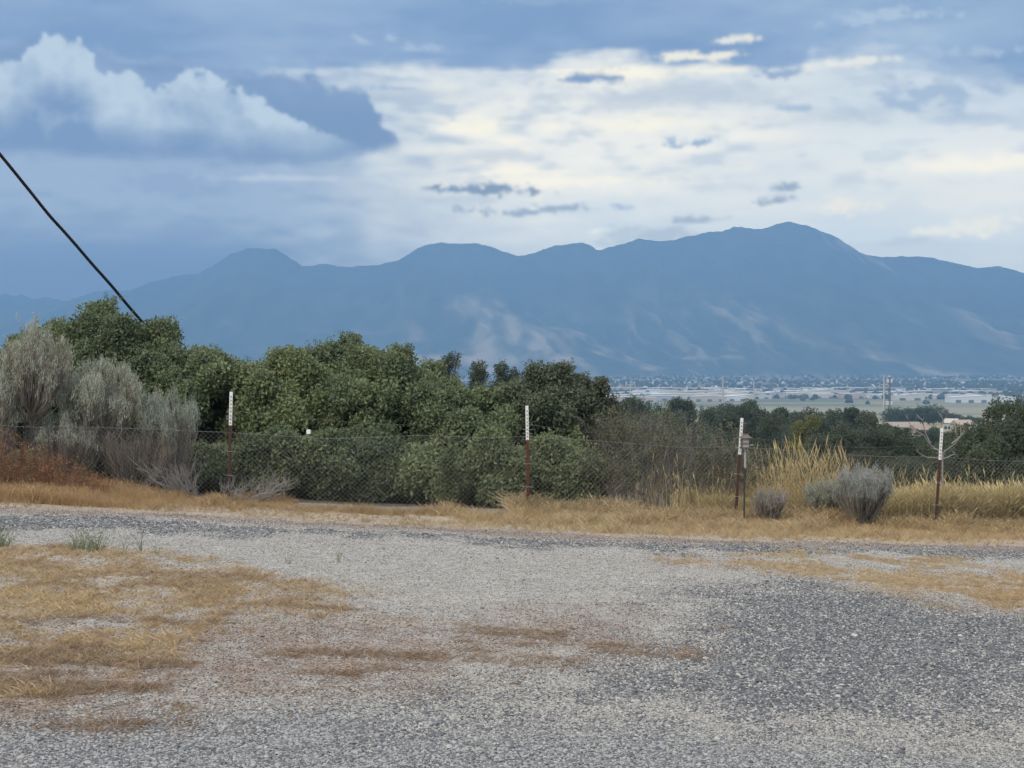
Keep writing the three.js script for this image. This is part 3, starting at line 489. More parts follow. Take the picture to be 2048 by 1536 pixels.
// trees of the slope below
const MIDT = [];
function slopeTree(px, py, hw, d, label, extra = {}) {
  const w = 1.25 * hw / FOCAL * d, H = level(py, d) - landY(across(px, d), -d);
  return leafy({ name: 'broadleaf_tree', label, category: 'tree', group: 'trees on the slope below the fence', x: across(px, d), d, top: level(py, d), w, count: 2200, leaf: clamp(0.0021 * d, 0.1, 0.75), c0: [0.032, 0.05, 0.03], c1: [0.105, 0.135, 0.07], seed: px * 3 + d, trunks: 1, trunkR: 0.02 * H, lobe: 0.3, low: 0.04, lobes: 28, twigs: 2, bushy: true, ...extra });
}
slopeTree(1250, 784, 46, 270, 'dark tree just right of the thicket, below the far warehouses');
slopeTree(1325, 795, 48, 240, 'rounded tree second from the thicket among the slope trees');
slopeTree(1365, 788, 24, 300, 'narrow tree crown rising just over its neighbours');
slopeTree(1420, 800, 50, 250, 'dark slope tree left of the faint far power pole');
slopeTree(1480, 792, 44, 280, 'slope tree in front of the thin far power pole');
slopeTree(1532, 802, 44, 250, 'slope tree right of the thin far power pole');
slopeTree(1572, 800, 20, 330, 'small narrow crown at a gap in the slope trees');
slopeTree(1632, 803, 55, 240, 'broad dark tree above the yellow green one');
slopeTree(1697, 797, 28, 250, 'dense dark round crown near the steel pole', { c0: [0.02, 0.036, 0.024], c1: [0.06, 0.085, 0.05] });
slopeTree(1735, 820, 40, 230, 'low dark tree under the steel pole');
slopeTree(1300, 830, 55, 140, 'slope tree behind the bare brush');
slopeTree(1390, 832, 58, 130, 'wide green slope tree left of the third fence post', { c1: [0.1, 0.125, 0.06] });
slopeTree(1470, 838, 60, 125, 'slope tree behind the white top of the third post');
slopeTree(1550, 830, 58, 125, 'dark slope tree right of the third post');
slopeTree(1622, 833, 42, 120, 'yellow green tree standing out of the darker slope trees', { c0: [0.1, 0.11, 0.03], c1: [0.24, 0.24, 0.06] });
slopeTree(1690, 838, 60, 110, 'grey green slope tree right of the yellow green one', { c0: [0.045, 0.06, 0.04], c1: [0.11, 0.135, 0.08] });
slopeTree(1770, 850, 58, 110, 'green slope tree under the lattice tower', { c1: [0.1, 0.125, 0.06] });
slopeTree(1872, 848, 30, 300, 'small tree between the pinkish house and the pale gable');
slopeTree(1815, 853, 42, 120, 'low green tree in front of the pinkish house');
slopeTree(1850, 862, 50, 110, 'green slope tree left of the fourth fence post', { c1: [0.1, 0.13, 0.05] });
slopeTree(1915, 848, 45, 100, 'bright green slope tree right of the fourth fence post', { c0: [0.05, 0.07, 0.03], c1: [0.13, 0.16, 0.06] });
slopeTree(1560, 880, 80, 62, 'dark bushy tree behind the bird feeder', { count: 2400 });
slopeTree(1660, 890, 75, 60, 'dark bushy tree behind the tallest grass stalks', { count: 2400 });
slopeTree(1745, 885, 75, 58, 'olive bushy tree behind the grey round bush', { count: 2400, c0: [0.05, 0.055, 0.035], c1: [0.12, 0.13, 0.075] });
slopeTree(1830, 905, 75, 55, 'dark bush behind the dead sapling', { count: 2200 });
slopeTree(1910, 885, 65, 58, 'dark bushy tree right of the dead sapling', { count: 2200 });
slopeTree(1460, 900, 70, 55, 'dark bushy tree behind the bare brush and third post', { count: 2200 });
slopeTree(2030, 785, 90, 36, 'near dark green tree at the right edge', { count: 5200, leaf: 0.12, lobe: 0.36, depth: 1, shoots: 22, spray: OAKLEAF, name: 'broadleaf_tree' });
slopeTree(2000, 880, 70, 33, 'low dark shrub below the tree at the right edge', { count: 3200, leaf: 0.11, trunks: 4, trunkR: 0.02 });
slopeTree(2120, 700, 60, 36, 'tree cut off by the right edge of the view', { count: 3000, leaf: 0.12, depth: 0.9 });
for (const [px, py, hw, d, l] of [[896, 702, 24, 95, 'leftmost of the three far poplar tops over the thicket'], [955, 704, 22, 92, 'middle of the three far poplar tops over the thicket'], [1014, 716, 24, 88, 'rightmost of the three far poplar tops over the thicket']])
  slopeTree(px, py, hw, d, l, { name: 'poplar_tree', group: 'poplars over the thicket', leaf: 0.17, count: 1500, lobe: 0.45, lobes: 30, low: 0.3, c0: [0.045, 0.07, 0.038], c1: [0.1, 0.13, 0.07] });
for (const [px, py, hw, l] of [[1792, 812, 18, 'far dark tree just right of the lattice tower'], [1818, 815, 18, 'far dark tree second from the lattice tower'], [1845, 810, 16, 'far upright tree third from the lattice tower'], [1868, 808, 18, 'tallest of the far dark trees right of the tower'], [1905, 826, 20, 'low far dark tree above the fourth fence post'], [1935, 832, 18, 'lowest far dark tree right of the fourth post']])
  slopeTree(px, py, hw, 900, l, { group: 'far trees beside the tower', leaf: 1.1, count: 500, lobe: 0.6, low: 0.05 });
/* ------------------------------------------------------ grey brush and twigs */
// rabbitbrush: many thin stems fanning from the foot, splitting towards the top, with pale narrow leaves at the tips
function brush(o) {
  const R = rng(o.seed), base = V3(o.x, landY(o.x, -o.d) - 0.02, -o.d), t = thing(o.name ?? 'rabbitbrush', o.label, 'shrub', base, o.group), s = new Sticks(), tips = [], fork = o.fork ?? V3(0, 0, 0);
  if (o.trunk) {
    const g = new Sticks(); const mid = V3(fork.x * 0.3 - 0.05, fork.y * 0.5, fork.z * 0.5);
    g.rod([V3(0, 0, 0), mid, fork], 0.05, 0.03, 6); for (let k = 0; k < 5; k++) { const st = k < 2 ? mid : fork; g.rod(bend(st, V3(st.x + (R() - 0.5) * 0.55, st.y + 0.2 + 0.25 * R(), st.z + (R() - 0.5) * 0.4), 4, R, 0.06), 0.024, 0.008, 5); }
    put('trunk', g.build(), mat([0.085, 0.072, 0.062], 0.95), t);
  }
  const clumps = []; for (let k = 0; k < (o.clumps ?? 26); k++) clumps.push([R() * 6.283, Math.sqrt(R()), 0.82 + 0.22 * R()]);
  for (let k = 0; k < o.stems; k++) {
    const c = clumps[k % clumps.length], a = c[0] + (R() - 0.5) * 0.55, r = clamp(c[1] + (R() - 0.5) * 0.3, 0, 1.1), tipH = o.h * (0.6 + 0.4 * Math.sqrt(Math.max(0, 1 - r * r * 0.8))) * c[2] * (0.9 + 0.14 * R()), end = V3(fork.x + (o.lean ?? 0) + Math.cos(a) * r * o.w, tipH, fork.z + Math.sin(a) * r * o.w * 0.8), st = V3(fork.x + (R() - 0.5) * 0.1, fork.y * (0.8 + 0.2 * R()), fork.z + (R() - 0.5) * 0.1);
    const pts = bend(st, end, 5, R, 0.035, 0), out = 0.28 * r * o.w; pts.forEach((p, j) => { const f = Math.sin(j / 5 * Math.PI); p.x += Math.cos(a) * out * f * 0.7; p.z += Math.sin(a) * out * f * 0.5; });
    s.rod(pts, o.thick ?? 0.009, 0.0032);
    for (let j = 0; j < (o.split ?? 4); j++) { const q = 0.45 + 0.5 * R(), i0 = Math.min(4, Math.floor(q * 5)), p = pts[i0].clone().lerp(pts[i0 + 1], q * 5 - i0), e = p.clone().add(V3(Math.cos(a) * 0.05 + (R() - 0.5) * 0.12, 0.1 + 0.14 * R(), Math.sin(a) * 0.05 + (R() - 0.5) * 0.12)); s.rod([p, e], 0.0038, 0.0022); if (R() < 0.3 && e.y > 0.62 * o.h) tips.push(e); }
    tips.push(end);
  }
  put('stems', s.build(), o.wood ?? greyTwig, t);
  const list = [];
  for (const e of tips) { const n = o.leafy ?? 2, tone = R(); for (let k = 0; k < n; k++) list.push([M4(e.clone().add(V3((R() - 0.5) * 0.06, -0.05 * k + 0.02 * R(), (R() - 0.5) * 0.06)), turn((R() - 0.5) * 0.6, R() * 6, (R() - 0.5) * 0.6), 0.034 + 0.03 * R()), ...mix3(o.c0 ?? [0.34, 0.37, 0.28], R() < (o.dry ?? 0.2) ? [0.6, 0.51, 0.39] : o.c1 ?? [0.58, 0.62, 0.5], clamp(0.6 * tone + 0.4 * R()))]); }
  if (list.length) scatter('leaves', SAGELEAF, leafMat, list, t);
  return t;
}
const BR = 'grey brush left of the fence posts';
brush({ label: 'tall grey brush with a dark crooked trunk at the left edge', group: BR, x: across(45, 21.9), d: 21.9, h: 2.5, w: 0.52, fork: V3(0.12, 1.15, 0), trunk: true, stems: 241, split: 4, seed: 301, leafy: 2, dry: 0.45, lean: 0.06 });
brush({ label: 'pale leafy brush cut off by the left edge', group: BR, x: across(-20, 21.6), d: 21.6, h: 1.75, w: 0.42, stems: 260, split: 5, seed: 302, leafy: 3 });
brush({ label: 'broad grey brush with pale sage tips, middle of the grey group', group: BR, x: across(205, 22.3), d: 22.3, h: 2.0, w: 0.62, fork: V3(-0.05, 0.6, 0), trunk: true, stems: 264, split: 4, seed: 303, leafy: 3, dry: 0.15 });
brush({ label: 'grey green brush nearest the leftmost fence post', group: BR, x: across(345, 22.5), d: 22.5, h: 1.58, w: 0.5, stems: 218, split: 4, seed: 304, leafy: 3, dry: 0.05, c1: [0.38, 0.44, 0.38] });
brush({ label: 'low tangled grey brush between the two larger ones', group: BR, x: across(120, 22.0), d: 22.0, h: 1.15, w: 0.55, stems: 320, split: 4, seed: 305, leafy: 1 });
brush({ label: 'low bare grey brush at the foot of the thicket', group: BR, x: across(270, 22.2), d: 22.2, h: 0.95, w: 0.55, stems: 300, split: 4, seed: 307, leafy: 0 });
brush({ label: 'silvery round bush in front of the mesh left of the fourth post', x: across(1724, 23.2), d: 23.2, h: 0.86, w: 0.42, stems: 420, split: 7, seed: 306, leafy: 2, dry: 0.05, c0: [0.3, 0.32, 0.3], c1: [0.44, 0.46, 0.43], thick: 0.005, wood: mat([0.3, 0.27, 0.23], 0.95) });
brush({ label: 'small faded grey bush right of the bird feeder pole', x: across(1538, 23.0), d: 23.0, h: 0.42, w: 0.2, stems: 120, split: 4, seed: 308, leafy: 1, c0: [0.3, 0.28, 0.27], c1: [0.4, 0.38, 0.36] });
brush({ label: 'dim grey bush behind the mesh left of the silvery one', x: across(1648, 24.0), d: 24.0, h: 0.6, w: 0.28, stems: 160, split: 5, seed: 309, leafy: 2 });
// dead wood thrown against the foot of the fence
function deadwood(label, x, d, n, len, seed, lean) {
  const R = rng(seed), t = thing('dead_branches', label, 'branches', V3(x, landY(x, -d), -d)), s = new Sticks();
  for (let k = 0; k < n; k++) { const a = (R() - 0.5) * 2.2, L = len * (0.5 + 0.6 * R()), st = V3((R() - 0.5) * len * 0.5, 0.02 + 0.05 * R(), (R() - 0.5) * 0.35), e = V3(st.x + L * (lean + Math.sin(a) * 0.6), st.y + L * (0.25 + 0.45 * R()), st.z + (R() - 0.5) * 0.4), p = bend(st, e, 5, R, 0.06); s.rod(p, 0.007, 0.003, 4); for (let j = 0; j < 4; j++) { const q = p[1 + Math.floor(R() * 4)]; s.rod(bend(q, V3(q.x + (R() - 0.35) * 0.35, q.y + 0.05 + 0.22 * R(), q.z + (R() - 0.5) * 0.25), 2, R, 0.03), 0.0035, 0.0015); } }
  put('sticks', s.build(), deadTwig, t); return t;
}
deadwood('grey dead branches leaning right of the leftmost fence post', across(520, 21.85), 21.85, 22, 0.7, 401, 0.5);
deadwood('grey dead branches heaped under the brush left of the leftmost post', across(370, 21.9), 21.9, 46, 0.85, 402, -0.35);
deadwood('thin dead sticks fanning at the foot of the leftmost post', across(462, 21.7), 21.7, 14, 0.5, 403, 0.35);
// bare twiggy shrubs
function bareBush(name, label, x, d, h, w, n, seed, m, leafCount = 0, group) {
  const R = rng(seed), t = thing(name, label, name === 'dead_sapling' ? 'tree' : 'shrub', V3(x, landY(x, -d) - 0.02, -d), group), s = new Sticks(), list = [];
  const grow = (p, dir, L, r, k) => {
    const e = p.clone().addScaledVector(dir, L), mid = p.clone().lerp(e, 0.5).add(V3((R() - 0.5) * L * 0.2, (R() - 0.5) * L * 0.1, (R() - 0.5) * L * 0.2)); s.rod([p, mid, e], r, r * 0.6, k > 1 ? 4 : 3);
    if (k <= 0) { if (leafCount && R() < leafCount) list.push([M4(e, turn(R() * 6, R() * 6, R() * 6), 0.085), ...mix3([0.07, 0.085, 0.05], [0.17, 0.17, 0.09], R())]); return; }
    for (let j = 0; j < (k > 1 ? 3 : 4); j++) grow(j ? mid.clone().lerp(e, R()) : e, dir.clone().add(V3((R() - 0.5) * 1.3, (R() - 0.25) * 0.7, (R() - 0.5) * 1.3)).normalize(), L * (0.55 + 0.3 * R()), r * 0.58, k - 1);
  };
  for (let k = 0; k < n; k++) { const a = R() * 6.283, q = Math.sqrt(R()); grow(V3((R() - 0.5) * w * 0.9, 0, (R() - 0.5) * w * 0.6), V3(Math.cos(a) * q * 0.75 * w / h, 1, Math.sin(a) * q * 0.5).normalize(), h * (0.32 + 0.16 * R()), 0.009, 3); }
  put('twigs', s.build(), m, t); if (list.length) scatter('leaves', OAKLEAF, leafMat, list, t); return t;
}
const BB = 'bare brush right of the thicket';
bareBush('bare_shrub', 'bare twiggy shrub at the right end of the thicket', across(1235, 25.2), 25.2, 1.6, 0.8, 30, 501, greyTwig, 0.3, BB);
bareBush('bare_shrub', 'bare grey twiggy shrub left of the third fence post', across(1330, 24.9), 24.9, 1.5, 0.9, 36, 502, deadTwig, 0.14, BB);
bareBush('bare_shrub', 'bare brown shrub just behind the third fence post', across(1430, 24.7), 24.7, 1.35, 0.8, 30, 503, greyTwig, 0.2, BB);
bareBush('bare_shrub', 'dead leafless shrub top poking over the right of the thicket', across(1195, 26.2), 26.2, 2.05, 0.4, 8, 504, barkMat, 0.02, BB);
bareBush('bare_shrub', 'thin bare tree tip over the far poplars', across(888, 60), 60, level(715, 60) - landY(across(888, 60), -60), 0.5, 4, 505, deadTwig);
bareBush('bare_shrub', 'low bare tangle behind the mesh under the thicket', across(1180, 24.2), 24.2, 0.95, 0.7, 22, 506, greyTwig, 0.25, BB);
{ // the dead sapling beside the fourth post
  const d = 25.6, x = across(1885, d), t = thing('dead_sapling', 'leafless dead sapling spreading behind the fourth fence post', 'tree', V3(x, landY(x, -d) - 0.02, -d)), s = new Sticks(), R = rng(510);
  const Y = (py) => level(py, d) - landY(x, -d), X = (px) => across(px, d) - x, tr = V3(0, Y(905), 0);
  s.rod(bend(V3(0.02, 0, 0), tr, 4, R, 0.03), 0.02, 0.014, 6);
  for (const pts of [[[1884, 905], [1862, 885], [1845, 868], [1828, 855], [1815, 836]], [[1862, 885], [1852, 860], [1842, 838], [1838, 828]], [[1884, 905], [1905, 885], [1918, 868], [1924, 850]], [[1905, 885], [1925, 872], [1930, 862]], [[1884, 905], [1886, 870], [1888, 845], [1897, 828], [1880, 818]], [[1888, 845], [1882, 830], [1876, 820]], [[1884, 915], [1850, 912], [1832, 900]], [[1884, 918], [1905, 905], [1920, 912]], [[1876, 897], [1866, 895], [1862, 880]], [[1845, 868], [1836, 870], [1826, 868]], [[1915, 872], [1910, 862], [1911, 852]]]) {
    const p = pts.map(([a, b], k) => V3(X(a) + (R() - 0.5) * 0.02, Y(b), (k ? (R() - 0.5) * 0.3 : 0))); s.rod(p, 0.011, 0.004, 4);
    for (let j = 0; j < 5; j++) { const q = p[1 + Math.floor(R() * (p.length - 1))]; s.rod(bend(q, V3(q.x + (R() - 0.5) * 0.22, q.y + 0.12 * R(), q.z + (R() - 0.5) * 0.2), 2, R, 0.03), 0.004, 0.0015); }
  }
  put('branches', s.build(), mat([0.3, 0.28, 0.25], 0.95), t);
}
// rust coloured dead weeds on the bank
for (const [px, py, d, l] of [[10, 862, 20.6, 'rust brown dead weed cut off by the left edge'], [70, 885, 20.7, 'tall rust brown dead weed below the crooked trunk'], [118, 905, 20.6, 'rust brown dead weed below the middle grey brush'], [168, 945, 20.6, 'small rust brown weed, last on the bank']]) {
  const x = across(px, d), R = rng(600 + px), y0 = landY(x, -d), H = level(py, d) - y0, t = thing('dead_weed', l, 'weed', V3(x, y0, -d), 'rusty weeds on the left bank'), s = new Sticks(), list = [];
  for (let k = 0; k < 64; k++) { const a = R() * 6.28, q = Math.sqrt(R()) * 0.46, e = V3(Math.cos(a) * q, H * (0.55 + 0.45 * R()) * (1.15 - q), Math.sin(a) * q), p = bend(V3(e.x * 0.3, 0, e.z * 0.3), e, 4, R, 0.05); s.rod(p, 0.004, 0.0018); for (let j = 0; j < 12; j++) { const i = 1 + Math.floor(R() * 4), w = p[i].clone().add(V3((R() - 0.5) * 0.14, (R() - 0.5) * 0.12, (R() - 0.5) * 0.14)); list.push([M4(w, turn(R() * 6, R() * 6, R() * 6), 0.03 + 0.025 * R()), ...mix3([0.16, 0.075, 0.035], [0.42, 0.21, 0.09], R())]); } }
  put('stems', s.build(), mat([0.22, 0.12, 0.07], 0.95), t); scatter('leaves', WEEDLEAF, leafMat, list, t);
}

/* ------------------------------------------------------------------- fence */
{
  const POSTS = [ // foot, lean right and height of each post, and how far down the white paint reaches
    { x: -9.2, d: 20.85, lean: 0, h: 1.6, white: 0.5 }, { x: -4.14, d: 21.8, lean: 0.045, h: 1.62, white: 0.49, label: 'leftmost visible post with a dark brown shaft' }, { x: 0.25, d: 22.6, lean: -0.025, h: 1.63, white: 0.52, label: 'upright post with a red brown shaft' }, { x: 3.47, d: 23.2, lean: 0.1, h: 1.62, white: 0.57, label: 'leaning red brown post beside the bird feeder' }, { x: 6.72, d: 23.7, lean: 0.1, h: 1.62, white: 0.5, label: 'leaning dark red post at the right' }, { x: 10.6, d: 24.35, lean: 0.02, h: 1.6, white: 0.5 }];
  const root = thing('chain_link_fence', 'sagging chain link fence on rusty steel posts with white tops', 'fence', V3(0, 0, 0));
  const wireMat = mat([0.22, 0.205, 0.185], 0.75), rust = [mat([0.085, 0.04, 0.032], 0.95), mat([0.07, 0.042, 0.036], 0.95), mat([0.12, 0.045, 0.034], 0.95)], white = mat([0.78, 0.78, 0.76], 0.6), clip = mat([0.5, 0.5, 0.5], 0.5, { metalness: 0.4 });
  const tee = (h, y0) => { // T-section with a row of studs on its face
    const b = (w, hh, dd, x, y, z) => new THREE.BoxGeometry(w, hh, dd).translate(x, y, z);
    return mergeGeometries([b(0.046, h, 0.006, 0, y0 + h / 2, 0), b(0.006, h, 0.04, 0, y0 + h / 2, -0.0232)]);
  };
  POSTS.forEach((q, k) => {
    const p = new THREE.Group(); p.name = 'post'; if (q.label) p.userData.label = q.label; root.add(p); p.position.set(q.x, landY(q.x, -q.d) - 0.02, -q.d); p.rotation.z = -Math.atan(q.lean / q.h);
    put('shaft', tee(q.h - q.white, 0), rust[k % 3], p); put('white_top', tee(q.white, q.h - q.white), white, p);
    const studs = []; for (let y = 0.12; y < q.h - 0.03; y += 0.055) studs.push(new THREE.BoxGeometry(0.012, 0.02, 0.01).translate(0, y, 0.0078));
    const low = studs.filter((s) => { s.computeBoundingBox(); return s.boundingBox.max.y < q.h - q.white; }), up = studs.filter((s) => !low.includes(s)).map((s) => s);
    put('studs', mergeGeometries(low), rust[(k + 1) % 3], p, 'stuff'); put('worn_studs', mergeGeometries(up), mat([0.2, 0.17, 0.15], 0.9), p, 'stuff');
    const c = new Sticks(); for (const y of [q.h - q.white + 0.1, q.h - q.white + 0.16 - 0.03 * (k % 2), 0.75, 0.4]) { c.rod([V3(-0.07, y + 0.005, -0.01), V3(-0.025, y, 0.012), V3(0.025, y, 0.012), V3(0.08, y - 0.008, -0.01)], 0.0025, 0.0025); }
    put('wire_clips', c.build(), clip, p, 'stuff');
  });
  const topOf = (q) => 1.14 + (q.x < -4 ? -0.14 : 0);
  for (let k = 0; k < POSTS.length - 1; k++) {
    const A = POSTS[k], B = POSTS[k + 1], L = Math.hypot(B.x - A.x, B.d - A.d), n = Math.round(L / 0.0375), s = new Sticks(), tw = [], R = rng(700 + k);
    const P = (u, v, off = 0) => { // u along 0..1, v height 0..1
      const x = lerp(A.x, B.x, u), d = lerp(A.d, B.d, u), sag = 0.07 * Math.sin(u * Math.PI) * (0.6 + 0.8 * fbm(x * 0.7, 3, 2)), h = lerp(topOf(A), topOf(B), u) - sag, wave = 0.035 * fbm(x * 0.9 + 5, v * 1.7 + k, 3) + 0.02 * Math.sin(u * 9 + v * 2);
      return V3(x + 0.02 * fbm(x * 1.3, v * 2, 2), landY(x, -d) + 0.015 + v * h, -d - 0.035 + wave + off);
    };
    const rows = 15;
    for (let i = 0; i < n; i++) { const pts = []; for (let r = 0; r <= rows * 2; r++) { const u = (i + (r % 2 ? 1 : 0) + 0.0) / n; pts.push(P(clamp(u), r / (rows * 2), (r % 2 ? 0.003 : -0.003))); } if (i % 2 === 0) { s.rod(pts, 0.0026, 0.0026); } else { const q2 = pts.map((_, r) => P(clamp((i + (r % 2 ? 0 : 1)) / n), r / (rows * 2), (r % 2 ? 0.003 : -0.003))); s.rod(q2, 0.0026, 0.0026); } }
    put('chain_link_mesh', s.build(), wireMat, root, 'stuff');
    const top = new Sticks(), tp = []; for (let j = 0; j <= 24; j++) { const u = j / 24, q = P(u, 1); tp.push(V3(q.x, q.y - 0.012, q.z + 0.006)); } top.rod(tp, 0.0021, 0.0021, 4); put('top_wire', top.build(), mat([0.22, 0.21, 0.2], 0.6), root);
    if (k > 0 && k < 4) { const lead = new Sticks(), lp = []; for (let j = 0; j <= 10; j++) { const u = j / 10; lp.push(V3(lerp(A.x, B.x, u), lerp(landY(A.x, -A.d), landY(B.x, -B.d), u) + 1.33 - 0.1 * Math.sin(u * Math.PI), -lerp(A.d, B.d, u) + 0.02)); } lead.rod(lp, 0.0013, 0.0013, 3); put('line_wire', lead.build(), mat([0.25, 0.24, 0.22], 0.6), root); }
  }
}
{ // white tag hung on the top wire
  const d = 22.05, t = thing('wire_tag', 'small white tag hanging on the fence top wire', 'tag', V3(across(617, d), level(868, d), -d + 0.02));
  const sh = new THREE.Shape(); sh.moveTo(-0.026, 0); sh.lineTo(0.028, 0.004); sh.lineTo(0.03, 0.062); sh.lineTo(-0.014, 0.066); sh.lineTo(-0.028, 0.05); sh.closePath();
  put('plate', new THREE.ExtrudeGeometry(sh, { depth: 0.006, bevelEnabled: true, bevelSize: 0.002, bevelThickness: 0.002, bevelSegments: 1 }), mat([0.85, 0.85, 0.85], 0.5), t);
  put('hook', new Sticks().rod([V3(-0.02, 0.05, 0.003), V3(-0.022, 0.085, 0.004), V3(-0.016, 0.095, -0.012)], 0.003, 0.003, 4).build(), mat([0.6, 0.6, 0.6], 0.5), t);
}
{ // bird feeder on a rod
  const d = 22.85, x = across(1489, d), y0 = landY(x, -d) - 0.03, Y = (py) => level(py, d) - y0, t = thing('bird_feeder', 'little hip roofed bird feeder on a dark metal rod', 'bird feeder', V3(x, y0, -d));
  put('rod', new THREE.CylinderGeometry(0.012, 0.014, Y(934), 8).translate(0, Y(934) / 2, 0), mat([0.05, 0.042, 0.04], 0.8), t);
  put('pipe', new THREE.CylinderGeometry(0.019, 0.019, Y(898) - Y(936), 10).translate(0.012, (Y(898) + Y(936)) / 2, 0), mat([0.4, 0.41, 0.4], 0.5, { metalness: 0.3 }), t);
  const by = Y(897); put('tray', new THREE.BoxGeometry(0.15, 0.022, 0.13).translate(0.014, by + 0.011, 0), mat([0.11, 0.1, 0.095], 0.85), t);
  put('seed_box', new THREE.BoxGeometry(0.1, 0.13, 0.09).translate(0.014, by + 0.087, 0), mat([0.36, 0.34, 0.32], 0.6), t);
  for (const [sx, sz] of [[-1, 1], [1, 1], [-1, -1], [1, -1]]) put('corner_post', new THREE.BoxGeometry(0.012, 0.135, 0.012).translate(0.014 + sx * 0.057, by + 0.0895, sz * 0.05), mat([0.1, 0.09, 0.085], 0.85), t);
  put('rail', new THREE.BoxGeometry(0.124, 0.01, 0.008).translate(0.014, by + 0.085, 0.061), mat([0.1, 0.09, 0.085], 0.85), t);
  const r = new THREE.CylinderGeometry(0.055, 0.135, 0.055, 4, 1).rotateY(Math.PI / 4).scale(0.98, 1, 0.85).translate(0.014, by + 0.187, 0).toNonIndexed(); r.computeVertexNormals(); const roof = put('roof', r, mat([0.16, 0.125, 0.105], 0.85), t);
  put('ridge_cap', new THREE.BoxGeometry(0.07, 0.014, 0.05).translate(0.014, by + 0.222, 0), mat([0.1, 0.085, 0.08], 0.85), roof);
  put('perch', new Sticks().rod([V3(0.07, by + 0.05, 0.03), V3(0.13, by + 0.055, 0.03)], 0.006, 0.006, 5).build(), mat([0.55, 0.55, 0.54], 0.6), t);
}
{ // black cable from a pole outside the view down behind the thicket, kinked a little where it is lashed
  const pts = [[-262, 20, 22.4], [-120, 168, 23.2], [-60, 236, 23.6], [0, 307, 24.1], [60, 381, 24.7], [100, 431, 25.1], [128, 462, 25.4], [150, 487, 25.6], [185, 528, 26], [225, 573, 26.4], [258, 613, 26.8], [285, 644, 27.1], [330, 697, 27.6], [430, 815, 28.6], [600, 1004, 30]].map(([a, b, d]) => V3(across(a, d), level(b, d), -d));
  pts[pts.length - 1].y = landY(pts[pts.length - 1].x, pts[pts.length - 1].z) - 0.05;
  tag(put('guy_cable', new THREE.TubeGeometry(new THREE.CatmullRomCurve3(pts), 120, 0.027, 8), mat([0.018, 0.018, 0.02], 0.7)), 'thick black cable slanting down from the upper left into the thicket', 'cable');
  const p = pts[0], pole = thing('utility_pole', 'wooden utility pole left of the view that holds the black cable', 'pole', V3(p.x - 0.12, landY(p.x, p.z) - 0.1, p.z)), h = p.y - pole.position.y;
  put('shaft', new THREE.CylinderGeometry(0.11, 0.15, h + 0.9, 14).translate(0, (h + 0.9) / 2, 0), mat([0.13, 0.095, 0.07], 0.95), pole);
  put('crossarm', new THREE.BoxGeometry(1.6, 0.1, 0.09).translate(0, h + 0.55, 0.155), mat([0.14, 0.1, 0.075], 0.95), pole);
  for (const q of [-0.7, -0.35, 0.35, 0.7]) put('insulator', new THREE.CylinderGeometry(0.03, 0.045, 0.12, 10).translate(q, h + 0.66, 0.155), mat([0.3, 0.22, 0.18], 0.3), pole);
}

/* ------------------------------------------------------------ far structures */
const steel = mat([0.46, 0.46, 0.44], 0.6);
function powerPole(px, py, d, armPy, label) {
  const x = across(px, d), y0 = landY(x, -d), h = level(py, d) - y0, t = thing('power_pole', label, 'power pole', V3(x, y0 - 0.5, -d), 'steel power poles down the valley'), R = d / 1000;
  put('shaft', new THREE.CylinderGeometry(0.35 * R, 0.85 * R, h + 0.5, 10).translate(0, (h + 0.5) / 2, 0), steel, t);
  const ya = level(armPy, d) - y0 + 0.5; for (const s of [-1, 1]) { const pts = []; for (let k = 0; k <= 6; k++) pts.push(V3(s * 3.4 * R * k / 6, ya + 0.75 * R * Math.sin(k / 6 * 2.2) - 0.35 * R * k / 6, 0)); put('arm', new Sticks().rod(pts, 0.32 * R, 0.2 * R, 6).build(), steel, t); put('insulator', new THREE.CylinderGeometry(0.16 * R, 0.2 * R, 1.1 * R, 8).translate(s * 3.2 * R, ya - 0.3 * R, 0), mat([0.6, 0.62, 0.62], 0.3), t); }
}
powerPole(1768, 750, 1040, 771, 'nearest steel power pole, left of the lattice tower');
powerPole(1508, 762, 1700, 789, 'thin steel power pole left of centre of the slope trees');
powerPole(1261, 763, 2000, 771, 'small far power pole just right of the thicket');
powerPole(1446, 752, 2600, 776, 'faintest and farthest power pole, above the bare brush');
